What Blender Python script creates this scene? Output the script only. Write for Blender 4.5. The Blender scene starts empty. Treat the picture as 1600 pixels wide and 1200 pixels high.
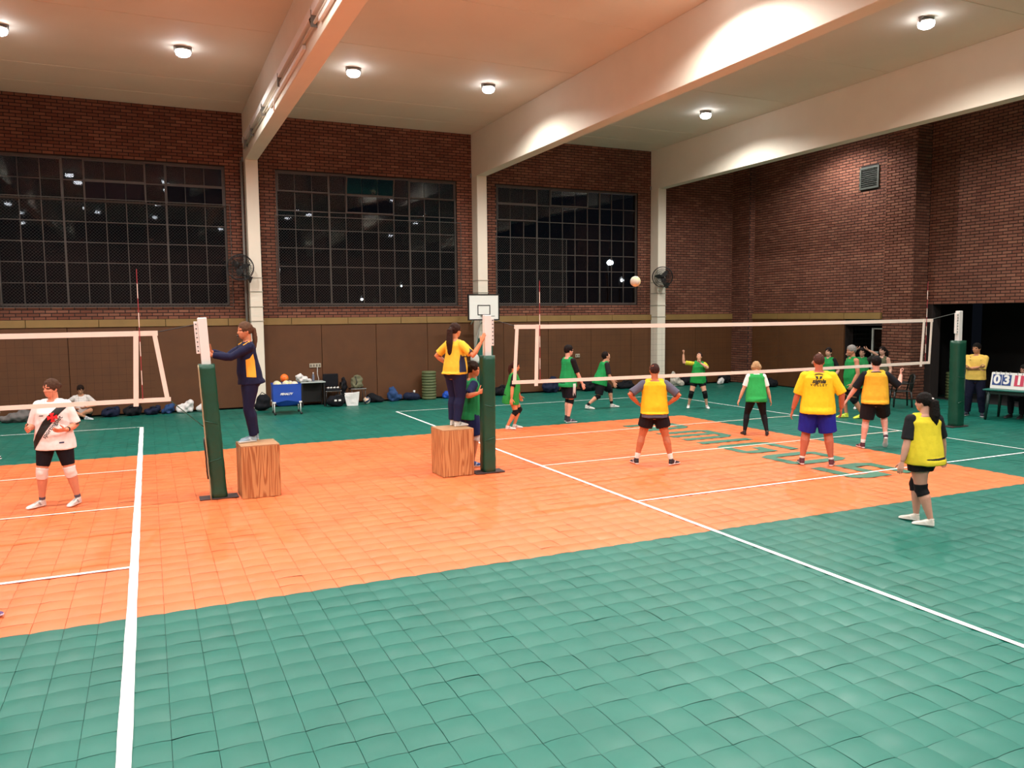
import bpy, bmesh, math, random
import numpy as np
from mathutils import Vector, Matrix, noise
from mathutils.bvhtree import BVHTree

random.seed(7)
rng = np.random.default_rng(7)
S = bpy.context.scene
COL = S.collection
R_ = math.radians

# ------------------------------------------------------------------ camera, world, light, exposure
cam = bpy.data.objects.new('camera', bpy.data.cameras.new('camera'))
COL.objects.link(cam)
cam.data.sensor_width = 36.0
cam.data.lens = 1235.0 / 1600.0 * 36.0
cam.data.clip_end = 300
CR = ((0.9086, 0.0442, -0.4154), (-0.4175, 0.0750, -0.9056), (-0.0089, 0.9962, 0.0866))
_m = Matrix(CR)
_x = _m.col[0].normalized(); _z = (_m.col[2] - _x * _m.col[2].dot(_x)).normalized(); _y = _z.cross(_x)
cam.matrix_world = Matrix((( _x.x, _y.x, _z.x, 0), (_x.y, _y.y, _z.y, 0), (_x.z, _y.z, _z.z, 2.62), (0, 0, 0, 1)))
S.camera = cam

W = bpy.data.worlds.new('night'); S.world = W
W.use_nodes = True
W.node_tree.nodes['Background'].inputs[0].default_value = (0.012, 0.015, 0.022, 1)
W.node_tree.nodes['Background'].inputs[1].default_value = 0.25
S.view_settings.view_transform = 'Standard'
S.view_settings.look = 'None'
S.view_settings.gamma = 1.0
S.view_settings.use_curve_mapping = False
S.view_settings.exposure = 0.0
LAMP_POWER = 470.0
LAMP_Z = 8.25
CEIL = 8.41
YB = 24.14           # back wall
XR = 20.6            # right wall, far stretch
XR2 = 21.2           # right wall, near stretch (recessed)

# ------------------------------------------------------------------ helpers
def lin(h):
    h = h.lstrip('#')
    if len(h) == 3: h = ''.join(x + x for x in h)
    c = [int(h[i:i + 2], 16) / 255 for i in (0, 2, 4)]
    return tuple(x / 12.92 if x <= .04045 else ((x + .055) / 1.055) ** 2.4 for x in c) + (1,)

MATS = {}
def mat(name, color, rough=.6, metal=0., var=.0, vscale=8., bump=0., bscale=40., emit=None, estr=0., spec=.5, trans=0., coat=0.):
    if name in MATS: return MATS[name]
    m = bpy.data.materials.new(name); m.use_nodes = True
    nt = m.node_tree; b = nt.nodes['Principled BSDF']
    c = lin(color) if isinstance(color, str) else tuple(color) + ((1,) if len(color) == 3 else ())
    b.inputs['Base Color'].default_value = c
    b.inputs['Roughness'].default_value = rough
    b.inputs['Metallic'].default_value = metal
    b.inputs['Specular IOR Level'].default_value = spec
    b.inputs['Transmission Weight'].default_value = trans
    if emit:
        b.inputs['Emission Color'].default_value = lin(emit); b.inputs['Emission Strength'].default_value = estr
    if var > 0 or bump > 0:
        tc = nt.nodes.new('ShaderNodeTexCoord')
    if var > 0:
        n = nt.nodes.new('ShaderNodeTexNoise'); n.inputs['Scale'].default_value = vscale; n.inputs['Detail'].default_value = 5
        nt.links.new(tc.outputs['Object'], n.inputs['Vector'])
        mr = nt.nodes.new('ShaderNodeMapRange'); mr.inputs[1].default_value = .25; mr.inputs[2].default_value = .75
        mr.inputs[3].default_value = 1 - var; mr.inputs[4].default_value = 1 + var
        nt.links.new(n.outputs[0], mr.inputs[0])
        mx = nt.nodes.new('ShaderNodeVectorMath'); mx.operation = 'SCALE'; mx.inputs[0].default_value = c[:3]
        nt.links.new(mr.outputs[0], mx.inputs['Scale']); nt.links.new(mx.outputs[0], b.inputs['Base Color'])
    if bump > 0:
        n2 = nt.nodes.new('ShaderNodeTexNoise'); n2.inputs['Scale'].default_value = bscale; n2.inputs['Detail'].default_value = 4
        nt.links.new(tc.outputs['Object'], n2.inputs['Vector'])
        bp = nt.nodes.new('ShaderNodeBump'); bp.inputs['Strength'].default_value = bump; bp.inputs['Distance'].default_value = .02
        nt.links.new(n2.outputs[0], bp.inputs['Height']); nt.links.new(bp.outputs[0], b.inputs['Normal'])
    MATS[name] = m
    return m

def cloth(name, color, rough=.8):
    return mat('cloth_' + name, color, rough, var=.06, vscale=14, bump=.25, bscale=22, spec=.2)

def link(o, parent=None, loc=None, rot=None):
    COL.objects.link(o)
    if parent is not None: o.parent = parent
    if loc is not None: o.location = loc
    if rot is not None: o.rotation_euler = rot
    return o

def mesh(verts, faces, name='m', smooth=False, mats=(), fm=None):
    me = bpy.data.meshes.new(name)
    me.from_pydata([tuple(v) for v in verts], [], [tuple(f) for f in faces])
    for m in (mats if isinstance(mats, (list, tuple)) else [mats]): me.materials.append(m)
    if fm is not None: me.polygons.foreach_set('material_index', np.asarray(fm, dtype=np.int32))
    if smooth: me.polygons.foreach_set('use_smooth', np.ones(len(me.polygons), dtype=bool))
    me.update()
    return me

def obj(name, me, parent=None, loc=None, rot=None):
    return link(bpy.data.objects.new(name, me), parent, loc, rot)

class MB:
    """collects simple solids into one mesh"""
    def __init__(s): s.v = []; s.f = []; s.m = []
    def add(s, v, f, mi=0):
        b = len(s.v); s.v += [Vector(x) for x in v]; s.f += [tuple(b + i for i in q) for q in f]; s.m += [mi] * len(f); return s
    def box(s, lo, hi, mi=0, M=None):
        x0, y0, z0 = lo; x1, y1, z1 = hi
        v = [(x0, y0, z0), (x1, y0, z0), (x1, y1, z0), (x0, y1, z0), (x0, y0, z1), (x1, y0, z1), (x1, y1, z1), (x0, y1, z1)]
        if M is not None: v = [M @ Vector(q) for q in v]
        return s.add(v, [(0, 3, 2, 1), (4, 5, 6, 7), (0, 1, 5, 4), (1, 2, 6, 5), (2, 3, 7, 6), (3, 0, 4, 7)], mi)
    def cbox(s, c, d, mi=0, M=None):
        return s.box([c[i] - d[i] / 2 for i in range(3)], [c[i] + d[i] / 2 for i in range(3)], mi, M)
    def tube(s, pts, rad, n=8, mi=0, closed=False, cap=True):
        pts = [Vector(p) for p in pts]; N = len(pts)
        rad = rad if isinstance(rad, (list, tuple)) else [rad] * N
        rings = []; prev = None
        for i, p in enumerate(pts):
            if closed: t = pts[(i + 1) % N] - pts[i - 1]
            else: t = pts[min(i + 1, N - 1)] - pts[max(i - 1, 0)]
            t.normalize()
            if prev is None:
                a = Vector((0, 0, 1)) if abs(t.z) < .9 else Vector((1, 0, 0))
                x = t.cross(a).normalized()
            else:
                x = (prev - t * prev.dot(t)).normalized()
            prev = x; y = t.cross(x)
            rings.append([p + (x * math.cos(2 * math.pi * k / n) + y * math.sin(2 * math.pi * k / n)) * rad[i] for k in range(n)])
        v = [q for r in rings for q in r]; f = []
        for i in range(N if closed else N - 1):
            j = (i + 1) % N
            for k in range(n):
                l = (k + 1) % n
                f.append((i * n + k, i * n + l, j * n + l, j * n + k))
        if cap and not closed:
            f.append(tuple(range(n))[::-1]); f.append(tuple((N - 1) * n + k for k in range(n)))
        return s.add(v, f, mi)
    def lathe(s, prof, n=16, mi=0, M=None):
        v = []; f = []
        for r, z in prof:
            for k in range(n):
                a = 2 * math.pi * k / n; v.append(Vector((r * math.cos(a), r * math.sin(a), z)))
        for i in range(len(prof) - 1):
            for k in range(n):
                l = (k + 1) % n
                f.append((i * n + k, i * n + l, (i + 1) * n + l, (i + 1) * n + k))
        f.append(tuple(range(n))[::-1]); f.append(tuple((len(prof) - 1) * n + k for k in range(n)))
        if M is not None: v = [M @ q for q in v]
        return s.add(v, f, mi)
    def sphere(s, c, r, n=14, m=9, mi=0, M=None):
        rr = r if isinstance(r, (tuple, list)) else (r, r, r)
        v = [Vector((0, 0, -1))]; f = []
        for i in range(1, m):
            a = math.pi * i / m
            for k in range(n):
                b = 2 * math.pi * k / n
                v.append(Vector((math.sin(a) * math.cos(b), math.sin(a) * math.sin(b), -math.cos(a))))
        v.append(Vector((0, 0, 1)))
        for k in range(n):
            f.append((0, 1 + (k + 1) % n, 1 + k)); f.append((len(v) - 1, 1 + (m - 2) * n + k, 1 + (m - 2) * n + (k + 1) % n))
        for i in range(m - 2):
            for k in range(n):
                l = (k + 1) % n
                f.append((1 + i * n + k, 1 + i * n + l, 1 + (i + 1) * n + l, 1 + (i + 1) * n + k))
        v = [Vector((q.x * rr[0], q.y * rr[1], q.z * rr[2])) for q in v]
        if M is not None: v = [M @ q for q in v]
        return s.add([q + Vector(c) for q in v], f, mi)
    def mesh(s, mats, smooth=False, name='m'):
        return mesh(s.v, s.f, name, smooth, mats if isinstance(mats, (list, tuple)) else [mats], s.m)
    def build(s, name, mats, parent=None, smooth=False, loc=None, rot=None, bevel=0):
        me = s.mesh(mats, smooth, name)
        if bevel:
            bm = bmesh.new(); bm.from_mesh(me)
            bmesh.ops.bevel(bm, geom=list(bm.edges), offset=bevel, segments=2, profile=.5, affect='EDGES', clamp_overlap=True)
            bm.to_mesh(me); bm.free()
        return obj(name, me, parent, loc, rot)

def tag(o, label=None, cat=None, group=None, kind=None):
    if label: o['label'] = label
    if cat: o['category'] = cat
    if group: o['group'] = group
    if kind: o['kind'] = kind
    return o
def thing(name, label, cat, loc=(0, 0, 0), rz=0., group=None):
    o = bpy.data.objects.new(name, None); link(o, None, loc, (0, 0, rz)); o.empty_display_size = .1
    return tag(o, label, cat, group)
def copy_tree(o, parent=None):
    c = o.copy(); COL.objects.link(c)
    if parent is not None: c.parent = parent; c.matrix_parent_inverse = o.matrix_parent_inverse
    for ch in list(o.children): copy_tree(ch, c)
    return c

# a scratch scene keeps the modifier evaluations cheap
TMP = bpy.data.scenes.new('tmp')
def evaluated(me, mods):
    o = bpy.data.objects.new('t', me); TMP.collection.objects.link(o)
    for ty, kw in mods:
        m = o.modifiers.new('m', ty)
        for k, v in kw.items(): setattr(m, k, v)
    vl = TMP.view_layers[0]; vl.update()
    dg = vl.depsgraph
    out = bpy.data.meshes.new_from_object(o.evaluated_get(dg), preserve_all_data_layers=True, depsgraph=dg)
    bpy.data.objects.remove(o)
    return out
def solid(mb, voxel, smooth=3, factor=.5):
    """one continuous surface round everything in mb"""
    me = mb.mesh([], name='s')
    return evaluated(me, [('REMESH', dict(mode='VOXEL', voxel_size=voxel, adaptivity=0.)), ('SMOOTH', dict(iterations=smooth, factor=factor))])
def finish(me, mats, smooth=True):
    me.materials.clear()
    for m in (mats if isinstance(mats, (list, tuple)) else [mats]): me.materials.append(m)
    if smooth: me.polygons.foreach_set('use_smooth', np.ones(len(me.polygons), dtype=bool))
    me.update(); return me
def co_of(me):
    a = np.empty(len(me.vertices) * 3); me.vertices.foreach_get('co', a); return a.reshape(-1, 3)
def set_co(me, a): me.vertices.foreach_set('co', a.ravel()); me.update()
def faces_of(me): return [tuple(p.vertices) for p in me.polygons]

TEXTS = {}
def text_mesh(body, size, shear=0., spacing=1., bold=0.):
    key = (body, size, shear, spacing, bold)
    if key not in TEXTS:
        cu = bpy.data.curves.new('txt', 'FONT'); cu.body = body; cu.size = size; cu.align_x = 'CENTER'; cu.align_y = 'CENTER'
        cu.shear = shear; cu.space_character = spacing; cu.offset = bold; cu.resolution_u = 3
        o = bpy.data.objects.new('txt', cu); TMP.collection.objects.link(o)
        TMP.view_layers[0].update(); dg = TMP.view_layers[0].depsgraph
        TEXTS[key] = bpy.data.meshes.new_from_object(o.evaluated_get(dg), depsgraph=dg)
        bpy.data.objects.remove(o)
    return TEXTS[key]
def text_obj(name, body, size, m, M, parent=None, **kw):
    """flat lettering laid on a flat face, M takes text space to parent space"""
    t = text_mesh(body, size, **kw)
    me = mesh([M @ v.co for v in t.vertices], faces_of(t), name, False, [m])
    return obj(name, me, parent)

# ------------------------------------------------------------------ materials of the hall
def pos_material(name, build):
    m = bpy.data.materials.new(name); m.use_nodes = True
    build(m.node_tree, m.node_tree.nodes['Principled BSDF']); return m

ORANGE = lin('#DE7040'); GREEN = lin('#0F6254')
def _floor(nt, b, dim=1.):
    N, L = nt.nodes.new, nt.links.new
    geo = N('ShaderNodeNewGeometry'); sep = N('ShaderNodeSeparateXYZ'); L(geo.outputs['Position'], sep.inputs[0])
    def cmp(sock, op, v):
        n = N('ShaderNodeMath'); n.operation = op; L(sock, n.inputs[0]); n.inputs[1].default_value = v; return n.outputs[0]
    a = cmp(sep.outputs['Y'], 'GREATER_THAN', 7.551); c = cmp(sep.outputs['Y'], 'LESS_THAN', 16.651 + .03)
    d = cmp(sep.outputs['X'], 'LESS_THAN', 12.50)
    m1 = N('ShaderNodeMath'); m1.operation = 'MULTIPLY'; L(a, m1.inputs[0]); L(c, m1.inputs[1])
    m2 = N('ShaderNodeMath'); m2.operation = 'MULTIPLY'; L(m1.outputs[0], m2.inputs[0]); L(d, m2.inputs[1])
    mix = N('ShaderNodeMix'); mix.data_type = 'RGBA'; L(m2.outputs[0], mix.inputs[0])
    mix.inputs[6].default_value = GREEN; mix.inputs[7].default_value = ORANGE
    # worn, slightly mottled plastic
    n = N('ShaderNodeTexNoise'); n.inputs['Scale'].default_value = 1.3; n.inputs['Detail'].default_value = 8; n.inputs['Roughness'].default_value = .65
    L(geo.outputs['Position'], n.inputs['Vector'])
    mr = N('ShaderNodeMapRange'); mr.inputs[1].default_value = .3; mr.inputs[2].default_value = .7; mr.inputs[3].default_value = .9 * dim; mr.inputs[4].default_value = 1.1 * dim
    L(n.outputs[0], mr.inputs[0])
    sc = N('ShaderNodeVectorMath'); sc.operation = 'SCALE'; L(mix.outputs[2], sc.inputs[0]); L(mr.outputs[0], sc.inputs['Scale'])
    L(sc.outputs[0], b.inputs['Base Color'])
    n3 = N('ShaderNodeTexNoise'); n3.inputs['Scale'].default_value = 3.0; n3.inputs['Detail'].default_value = 6; L(geo.outputs['Position'], n3.inputs['Vector'])
    mr2 = N('ShaderNodeMapRange'); mr2.inputs[1].default_value = .3; mr2.inputs[2].default_value = .7; mr2.inputs[3].default_value = .36; mr2.inputs[4].default_value = .52
    L(n3.outputs[0], mr2.inputs[0]); L(mr2.outputs[0], b.inputs['Roughness'])
    n2 = N('ShaderNodeTexNoise'); n2.inputs['Scale'].default_value = 260; L(geo.outputs['Position'], n2.inputs['Vector'])
    bp = N('ShaderNodeBump'); bp.inputs['Strength'].default_value = .08; bp.inputs['Distance'].default_value = .004
    L(n2.outputs[0], bp.inputs['Height']); L(bp.outputs[0], b.inputs['Normal'])
    b.inputs['Specular IOR Level'].default_value = .42
M_FLOOR = pos_material('sport_tile_plastic', _floor)
M_JOINT = pos_material('tile_joint', lambda nt, b: _floor(nt, b, .5))
M_LINE = mat('line_paint', '#F2F2EE', .5, var=.04, vscale=3)
M_LINE2 = mat('line_paint_worn', '#E6D9C8', .55, var=.12, vscale=2)
M_LETTER = mat('letter_paint', '#3C6E58', .5, var=.08, vscale=4)

def _brick(nt, b):
    N, L = nt.nodes.new, nt.links.new
    geo = N('ShaderNodeNewGeometry'); oi = N('ShaderNodeObjectInfo')
    ad = N('ShaderNodeMath'); ad.operation = 'ADD'; L(geo.outputs['Random Per Island'], ad.inputs[0]); L(oi.outputs['Random'], ad.inputs[1])
    fr = N('ShaderNodeMath'); fr.operation = 'FRACT'; L(ad.outputs[0], fr.inputs[0])
    cr = N('ShaderNodeValToRGB'); e = cr.color_ramp.elements
    e[0].position = 0; e[0].color = lin('#6C4132'); e[1].position = 1; e[1].color = lin('#865A47')
    for p, c in ((.25, '#734839'), (.5, '#774C3C'), (.75, '#7B5040')):
        q = e.new(p); q.color = lin(c)
    L(fr.outputs[0], cr.inputs[0])
    n = N('ShaderNodeTexNoise'); n.inputs['Scale'].default_value = .55; n.inputs['Detail'].default_value = 4; L(geo.outputs['Position'], n.inputs['Vector'])
    mr = N('ShaderNodeMapRange'); mr.inputs[1].default_value = .3; mr.inputs[2].default_value = .7; mr.inputs[3].default_value = .8; mr.inputs[4].default_value = 1.15
    L(n.outputs[0], mr.inputs[0])
    sc = N('ShaderNodeVectorMath'); sc.operation = 'SCALE'; L(cr.outputs[0], sc.inputs[0]); L(mr.outputs[0], sc.inputs['Scale'])
    L(sc.outputs[0], b.inputs['Base Color']); b.inputs['Roughness'].default_value = .85
    b.inputs['Specular IOR Level'].default_value = .25
    n2 = N('ShaderNodeTexNoise'); n2.inputs['Scale'].default_value = 60; L(geo.outputs['Position'], n2.inputs['Vector'])
    bp = N('ShaderNodeBump'); bp.inputs['Strength'].default_value = .3; bp.inputs['Distance'].default_value = .006
    L(n2.outputs[0], bp.inputs['Height']); L(bp.outputs[0], b.inputs['Normal'])
M_BRICK = pos_material('red_brick', _brick)
M_MORTAR = mat('mortar', '#241A18', .95, var=.2, vscale=3)
M_CREAM = mat('cream_paint', '#E4DCCB', .6, var=.03, vscale=1.5, bump=.05, bscale=6)
M_CEIL = mat('ceiling_paint', '#DDD3C2', .75, var=.04, vscale=.8, bump=.04, bscale=5)
M_WHITE = mat('white_enamel', '#E8E6E2', .45)
M_PANEL = mat('brown_panel', '#583416', .6, var=.14, vscale=2.2, bump=.12, bscale=3)
M_OCHRE = mat('ochre_band', '#85683A', .6, var=.12, vscale=2)
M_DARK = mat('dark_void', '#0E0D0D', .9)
M_FRAME = mat('window_steel', '#4E4742', .5, metal=.2, var=.15, vscale=6)
M_BLACK = mat('black_plastic', '#141415', .45)
M_STEEL = mat('galvanised', '#8E8F8C', .4, metal=.8)
M_WIRE = mat('guard_wire', '#55514B', .5, metal=.3)

def _glass(nt, b):
    b.inputs['Base Color'].default_value = (.55, .6, .6, 1); b.inputs['Transmission Weight'].default_value = 1.0
    b.inputs['Roughness'].default_value = .02; b.inputs['IOR'].default_value = 1.3
M_GLASS = pos_material('window_glass', _glass)

# ------------------------------------------------------------------ floor
TP = .26; TX0 = .02; TY0 = 4.951
floor = MB().box((-14, -5, -.12), (24.2, YB + .3, -.024)).build('floor', M_JOINT)
tag(floor, 'sports hall floor of green and orange plastic tiles', kind='structure')
def tile_mesh(n=4, var=0):
    g = TP / 2 - .0016; v = []; f = []
    for j in range(n + 1):
        for i in range(n + 1):
            x = -g + 2 * g * i / n; y = -g + 2 * g * j / n
            d = max(abs(x), abs(y)) / g
            z = -.005 * ((x / g) ** 4 + (y / g) ** 4) * .5 - .0085 * ((x / g) ** 2 + (y / g) ** 2) * .5
            v.append((x, y, z))
    for j in range(n):
        for i in range(n):
            a = j * (n + 1) + i; f.append((a, a + 1, a + n + 2, a + n + 1))
    return v, f
tv, tf = tile_mesh()
TILE = mesh(tv, tf, 'tile', True, [M_FLOOR])
tva = np.array(tv); tfa = np.array(tf)
cand = []
CI = cam.matrix_world.inverted()
def px_of(p):
    q = CI @ Vector(p); return (800 + 1235 * q.x / -q.z, 600 - 1235 * q.y / -q.z, -q.z)
for i in range(int((-6.2 - TX0) / TP), int((23.9 - TX0) / TP)):
    for j in range(int((1.0 - TY0) / TP), int((YB - TY0) / TP)):
        cx = TX0 + (i + .5) * TP; cy = TY0 + (j + .5) * TP
        if cx > XR and cy > 16.4 + .2 : continue
        u, v_, d = px_of((cx, cy, 0))
        if d < .5 or u < -900 or u > 2500: continue
        if cx < -4.5 and cy > 14: continue
        cand.append((0 if (-30 < u < 1630 and v_ < 1215) else 1, d, cx, cy))
cand.sort()
jit = lambda: (random.gauss(0, .007), random.gauss(0, .007))
for k, (o_, d, cx, cy) in enumerate(cand[:300]):
    a, b_ = jit()
    obj('tile', TILE, floor, (cx, cy, 0), (a * .9, b_ * .9, 0))
V = []; Fq = []
rest = cand[300:]
for k, (o_, d, cx, cy) in enumerate(rest):
    p = tva.copy(); a, b_ = jit(); p[:, 2] += p[:, 1] * a * .9 - p[:, 0] * b_ * .9
    p[:, 0] += cx; p[:, 1] += cy
    V.append(p); Fq.append(tfa + k * len(tva))
me = bpy.data.meshes.new('tile_field')
V = np.concatenate(V); Fq = np.concatenate(Fq)
me.vertices.add(len(V)); me.vertices.foreach_set('co', V.ravel())
me.loops.add(Fq.size); me.loops.foreach_set('vertex_index', Fq.ravel().astype(np.int32))
me.polygons.add(len(Fq)); me.polygons.foreach_set('loop_start', np.arange(0, Fq.size, 4, dtype=np.int32))
me.polygons.foreach_set('use_smooth', np.ones(len(Fq), dtype=bool)); me.update(calc_edges=True); me.validate()
me.materials.append(M_FLOOR)
tag(obj('tile_field', me, floor), kind='stuff')
# plain tiles' own colour beyond what the camera can see
MB().box((-14, -5, -.024), (-6.3, YB, -.006)).build('outer_tiles', M_FLOOR, floor)

LZ = .0040
def line(x0, y0, x1, y1, w=.05, m=None):
    d = Vector((x1 - x0, y1 - y0, 0)); L = d.length; d.normalize(); n = Vector((-d.y, d.x, 0)) * w / 2
    mb = MB(); a = Vector((x0, y0, 0)); K = max(1, int(L / (TP)))
    v = []; f = []
    for k in range(K + 1):
        p = a + d * (L * k / K); s = 1 + random.uniform(-.08, .08); z = Vector((0, 0, LZ + random.uniform(0, .0008)))
        v += [p - n * s + z, p + n * s + z]
        if k: f.append((2 * k - 2, 2 * k, 2 * k + 1, 2 * k - 1))
    mb.add(v, f)
    return mb.build('court_line', m or M_LINE, floor)
XL, XRT = 6.12, 15.0          # right-hand court side lines
line(XL, 3.1, XL, 21.0, .06); line(XRT, 3.1, XRT, 21.0, .045)
line(XL, 21.0, XRT, 21.0, .045)
line(XL, 9.2, XRT, 9.2, .05); line(XL, 12.16, XRT, 12.16, .05, M_LINE2); line(XL, 15.2, XRT, 15.2, .05, M_LINE2)
XE = -.245                     # left-hand court, right side line
line(XE, 1.2, XE, 21.0, .085); line(-9.2, 21.0, XE - .04, 21.0, .045)
line(-9.2, 9.1, XE - .04, 9.1, .06); line(-9.2, 12.1, XE - .04, 12.1, .05, M_LINE2); line(-9.2, 15.05, XE - .04, 15.05, .05, M_LINE2)
MB().box((XE + .05, 12.105, -.002), (.50, 12.115, .0015)).build('joint_seam', mat('seam', '#8A4A28', .9), floor)
MB().box((5.3, 12.105, -.002), (6.08, 12.115, .0015)).build('joint_seam', MATS['seam'], floor)

# floor lettering: rows of strokes in letter space (across, height) -> world (x = 10.05 + h, y = y0 - across)
def letter(ch, y0, Wd, strokes):
    mb = MB(); T = .2; Hh = 1.3
    for poly in strokes:
        v = [(10.05 + h * Hh, y0 - a * Wd, LZ - .0006) for a, h in poly]
        ar = sum(v[i][0] * v[(i + 1) % len(v)][1] - v[(i + 1) % len(v)][0] * v[i][1] for i in range(len(v)))
        if ar < 0: v.reverse()
        mb.add(v, [tuple(range(len(v)))])
    o = mb.build('letter', M_LETTER, floor); o['label'] = 'painted floor letter ' + ch
q = lambda a0, h0, a1, h1: [(a0, h0), (a1, h0), (a1, h1), (a0, h1)]
t = .15
letter('A', 15.72, 1.02, [q(0, 0, .26, .82), q(.74, 0, 1, .82), [(0, .82), (1, .82), (.8, 1), (.2, 1)], q(.26, .28, .74, .46)])
letter('M', 14.36, 1.14, [q(0, 0, .205, .82), q(.795, 0, 1, .82), q(.4, 0, .6, .82), [(0, .82), (1, .82), (.86, 1), (.14, 1)]])
letter('I', 12.96, .25, [q(0, 0, 1, 1)])
letter('G', 12.42, .98, [q(0, .17, .25, .83), [(0, .83), (1, .83), (1, 1), (.12, 1)], [(0, .17), (.12, 0), (.88, 0), (1, .17)], q(.75, .17, 1, .6), q(.48, .43, .75, .6)])
letter('O', 11.17, .98, [q(0, .17, .25, .83), q(.75, .17, 1, .83), [(0, .83), (1, .83), (.88, 1), (.12, 1)], [(0, .17), (.12, 0), (.88, 0), (1, .17)]])
letter('S', 9.88, 1.0, [[(0, .82), (1, .82), (1, 1), (.12, 1)], q(0, .59, .25, .82), [(0, .41), (1, .41), (1, .59), (0, .59)], q(.75, .18, 1, .41), [(0, 0), (.88, 0), (1, .18), (0, .18)]])

# ------------------------------------------------------------------ walls of brick
BL, BH, BJ = .27, .088, .018
def brick_boxes(a0, a1, z0, z1, holes=()):
    """(along0, along1, zlo, zhi) of every brick in running bond, cut at the holes"""
    out = []; k = 0; z = z0
    while z < z1 - .02:
        zt = min(z + BH - BJ, z1)
        cuts = [(a0, a1)]
        for h0, h1, g0, g1 in holes:
            if zt > g0 and z < g1:
                n = []
                for c0, c1 in cuts:
                    if h1 <= c0 or h0 >= c1: n.append((c0, c1)); continue
                    if h0 > c0: n.append((c0, h0))
                    if h1 < c1: n.append((h1, c1))
                cuts = n
        off = (k % 2) * (BL / 2)
        for c0, c1 in cuts:
            i0 = math.floor((c0 - off) / BL)
            x = i0 * BL + off
            while x < c1:
                p, r = max(x, c0), min(x + BL - BJ, c1)
                if r - p > .03: out.append((p, r, z, zt))
                x += BL
        z += BH; k += 1
    return out
def bricks_np(boxes, place):
    """five-sided bricks, place(a, z, out) -> xyz"""
    V = []; F = []
    for p, r, z, zt in boxes:
        d = .010 + random.uniform(-.002, .003); b = len(V)
        e = .003
        V += [place(p, z, -.004), place(r, z, -.004), place(r, zt, -.004), place(p, zt, -.004),
              place(p + e, z + e, d), place(r - e, z + e, d), place(r - e, zt - e, d), place(p + e, zt - e, d)]
        F += [(b + 4, b + 5, b + 6, b + 7), (b, b + 1, b + 5, b + 4), (b + 1, b + 2, b + 6, b + 5), (b + 2, b + 3, b + 7, b + 6), (b + 3, b, b + 4, b + 7)]
    return V, F
def fix(me):
    bm = bmesh.new(); bm.from_mesh(me); bmesh.ops.recalc_face_normals(bm, faces=bm.faces); bm.to_mesh(me); bm.free()

WIN = [(-3.45, 2.17), (3.55, 9.17), (10.55, 16.07)]
WZ0, WZ1 = 2.98, 6.90
COLS = [(2.68, 3.02), (9.69, 10.03), (16.62, 16.96)]
BAND0, BAND1 = 2.40, 2.60
# back wall core with window openings
mb = MB(); x = -14.0
for w0, w1 in WIN:
    mb.box((x, YB, 0), (w0, YB + .3, CEIL + .3)); mb.box((w0, YB, 0), (w1, YB + .3, WZ0)); mb.box((w0, YB, WZ1), (w1, YB + .3, CEIL + .3)); x = w1
mb.box((x, YB, 0), (XR2 + 3.6, YB + .3, CEIL + .3))
wall_back = mb.build('wall_back', M_MORTAR); tag(wall_back, 'long brick wall with three gridded windows', kind='structure')
holes = [(a, b, WZ0, WZ1) for a, b in WIN]
bx = brick_boxes(-4.2, XR - .02, BAND1 + .01, CEIL - .01, holes)
Vb, Fb = bricks_np(bx, lambda a, z, d: (a, YB - d, z))
tag(obj('brick_field', mesh(Vb, Fb, 'bf', False, [M_BRICK]), wall_back), kind='stuff')
# lower brown panels and ochre band
def panels(ys, z0, z1, name, m, parent, axis, plane, th=.05):
    for a, b in zip(ys[:-1], ys[1:]):
        lo, hi = min(a, b) + .006, max(a, b) - .006
        if axis == 'x': MB().box((lo, plane - th - random.uniform(0, .008), z0), (hi, plane, z1)).build(name, m, parent, bevel=.006)
        else: MB().box((plane - th - random.uniform(0, .008), lo, z0), (plane, hi, z1)).build(name, m, parent, bevel=.006)
pitch = 1.675
xs1 = [-4.0, -3.63, -1.96, -.28, 1.39, 2.68]
panels(xs1, .02, BAND0, 'panel', M_PANEL, wall_back, 'x', YB, .06)
panels([3.02, 4.74, 6.42, 8.09, 9.69], .02, BAND0, 'panel', M_PANEL, wall_back, 'x', YB, .06)
panels([10.03, 10.75, 12.42, 14.10, 15.77, 16.62], .02, BAND0, 'panel', M_PANEL, wall_back, 'x', YB, .06)
panels([16.96, 18.62, 20.33], .02, BAND0, 'panel', M_PANEL, wall_back, 'x', YB, .06)
panels([-4.0, -2.9, -1.2, .45, 2.1, 2.68], BAND0, BAND1, 'band_board', M_OCHRE, wall_back, 'x', YB, .09)
panels([3.02, 3.87, 5.55, 7.22, 8.07, 9.69], BAND0, BAND1, 'band_board', M_OCHRE, wall_back, 'x', YB, .09)
panels([10.03, 11.6, 13.27, 14.95, 16.62], BAND0, BAND1, 'band_board', M_OCHRE, wall_back, 'x', YB, .09)
panels([16.96, 18.62, 20.33], BAND0, BAND1, 'band_board', M_OCHRE, wall_back, 'x', YB, .09)

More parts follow.
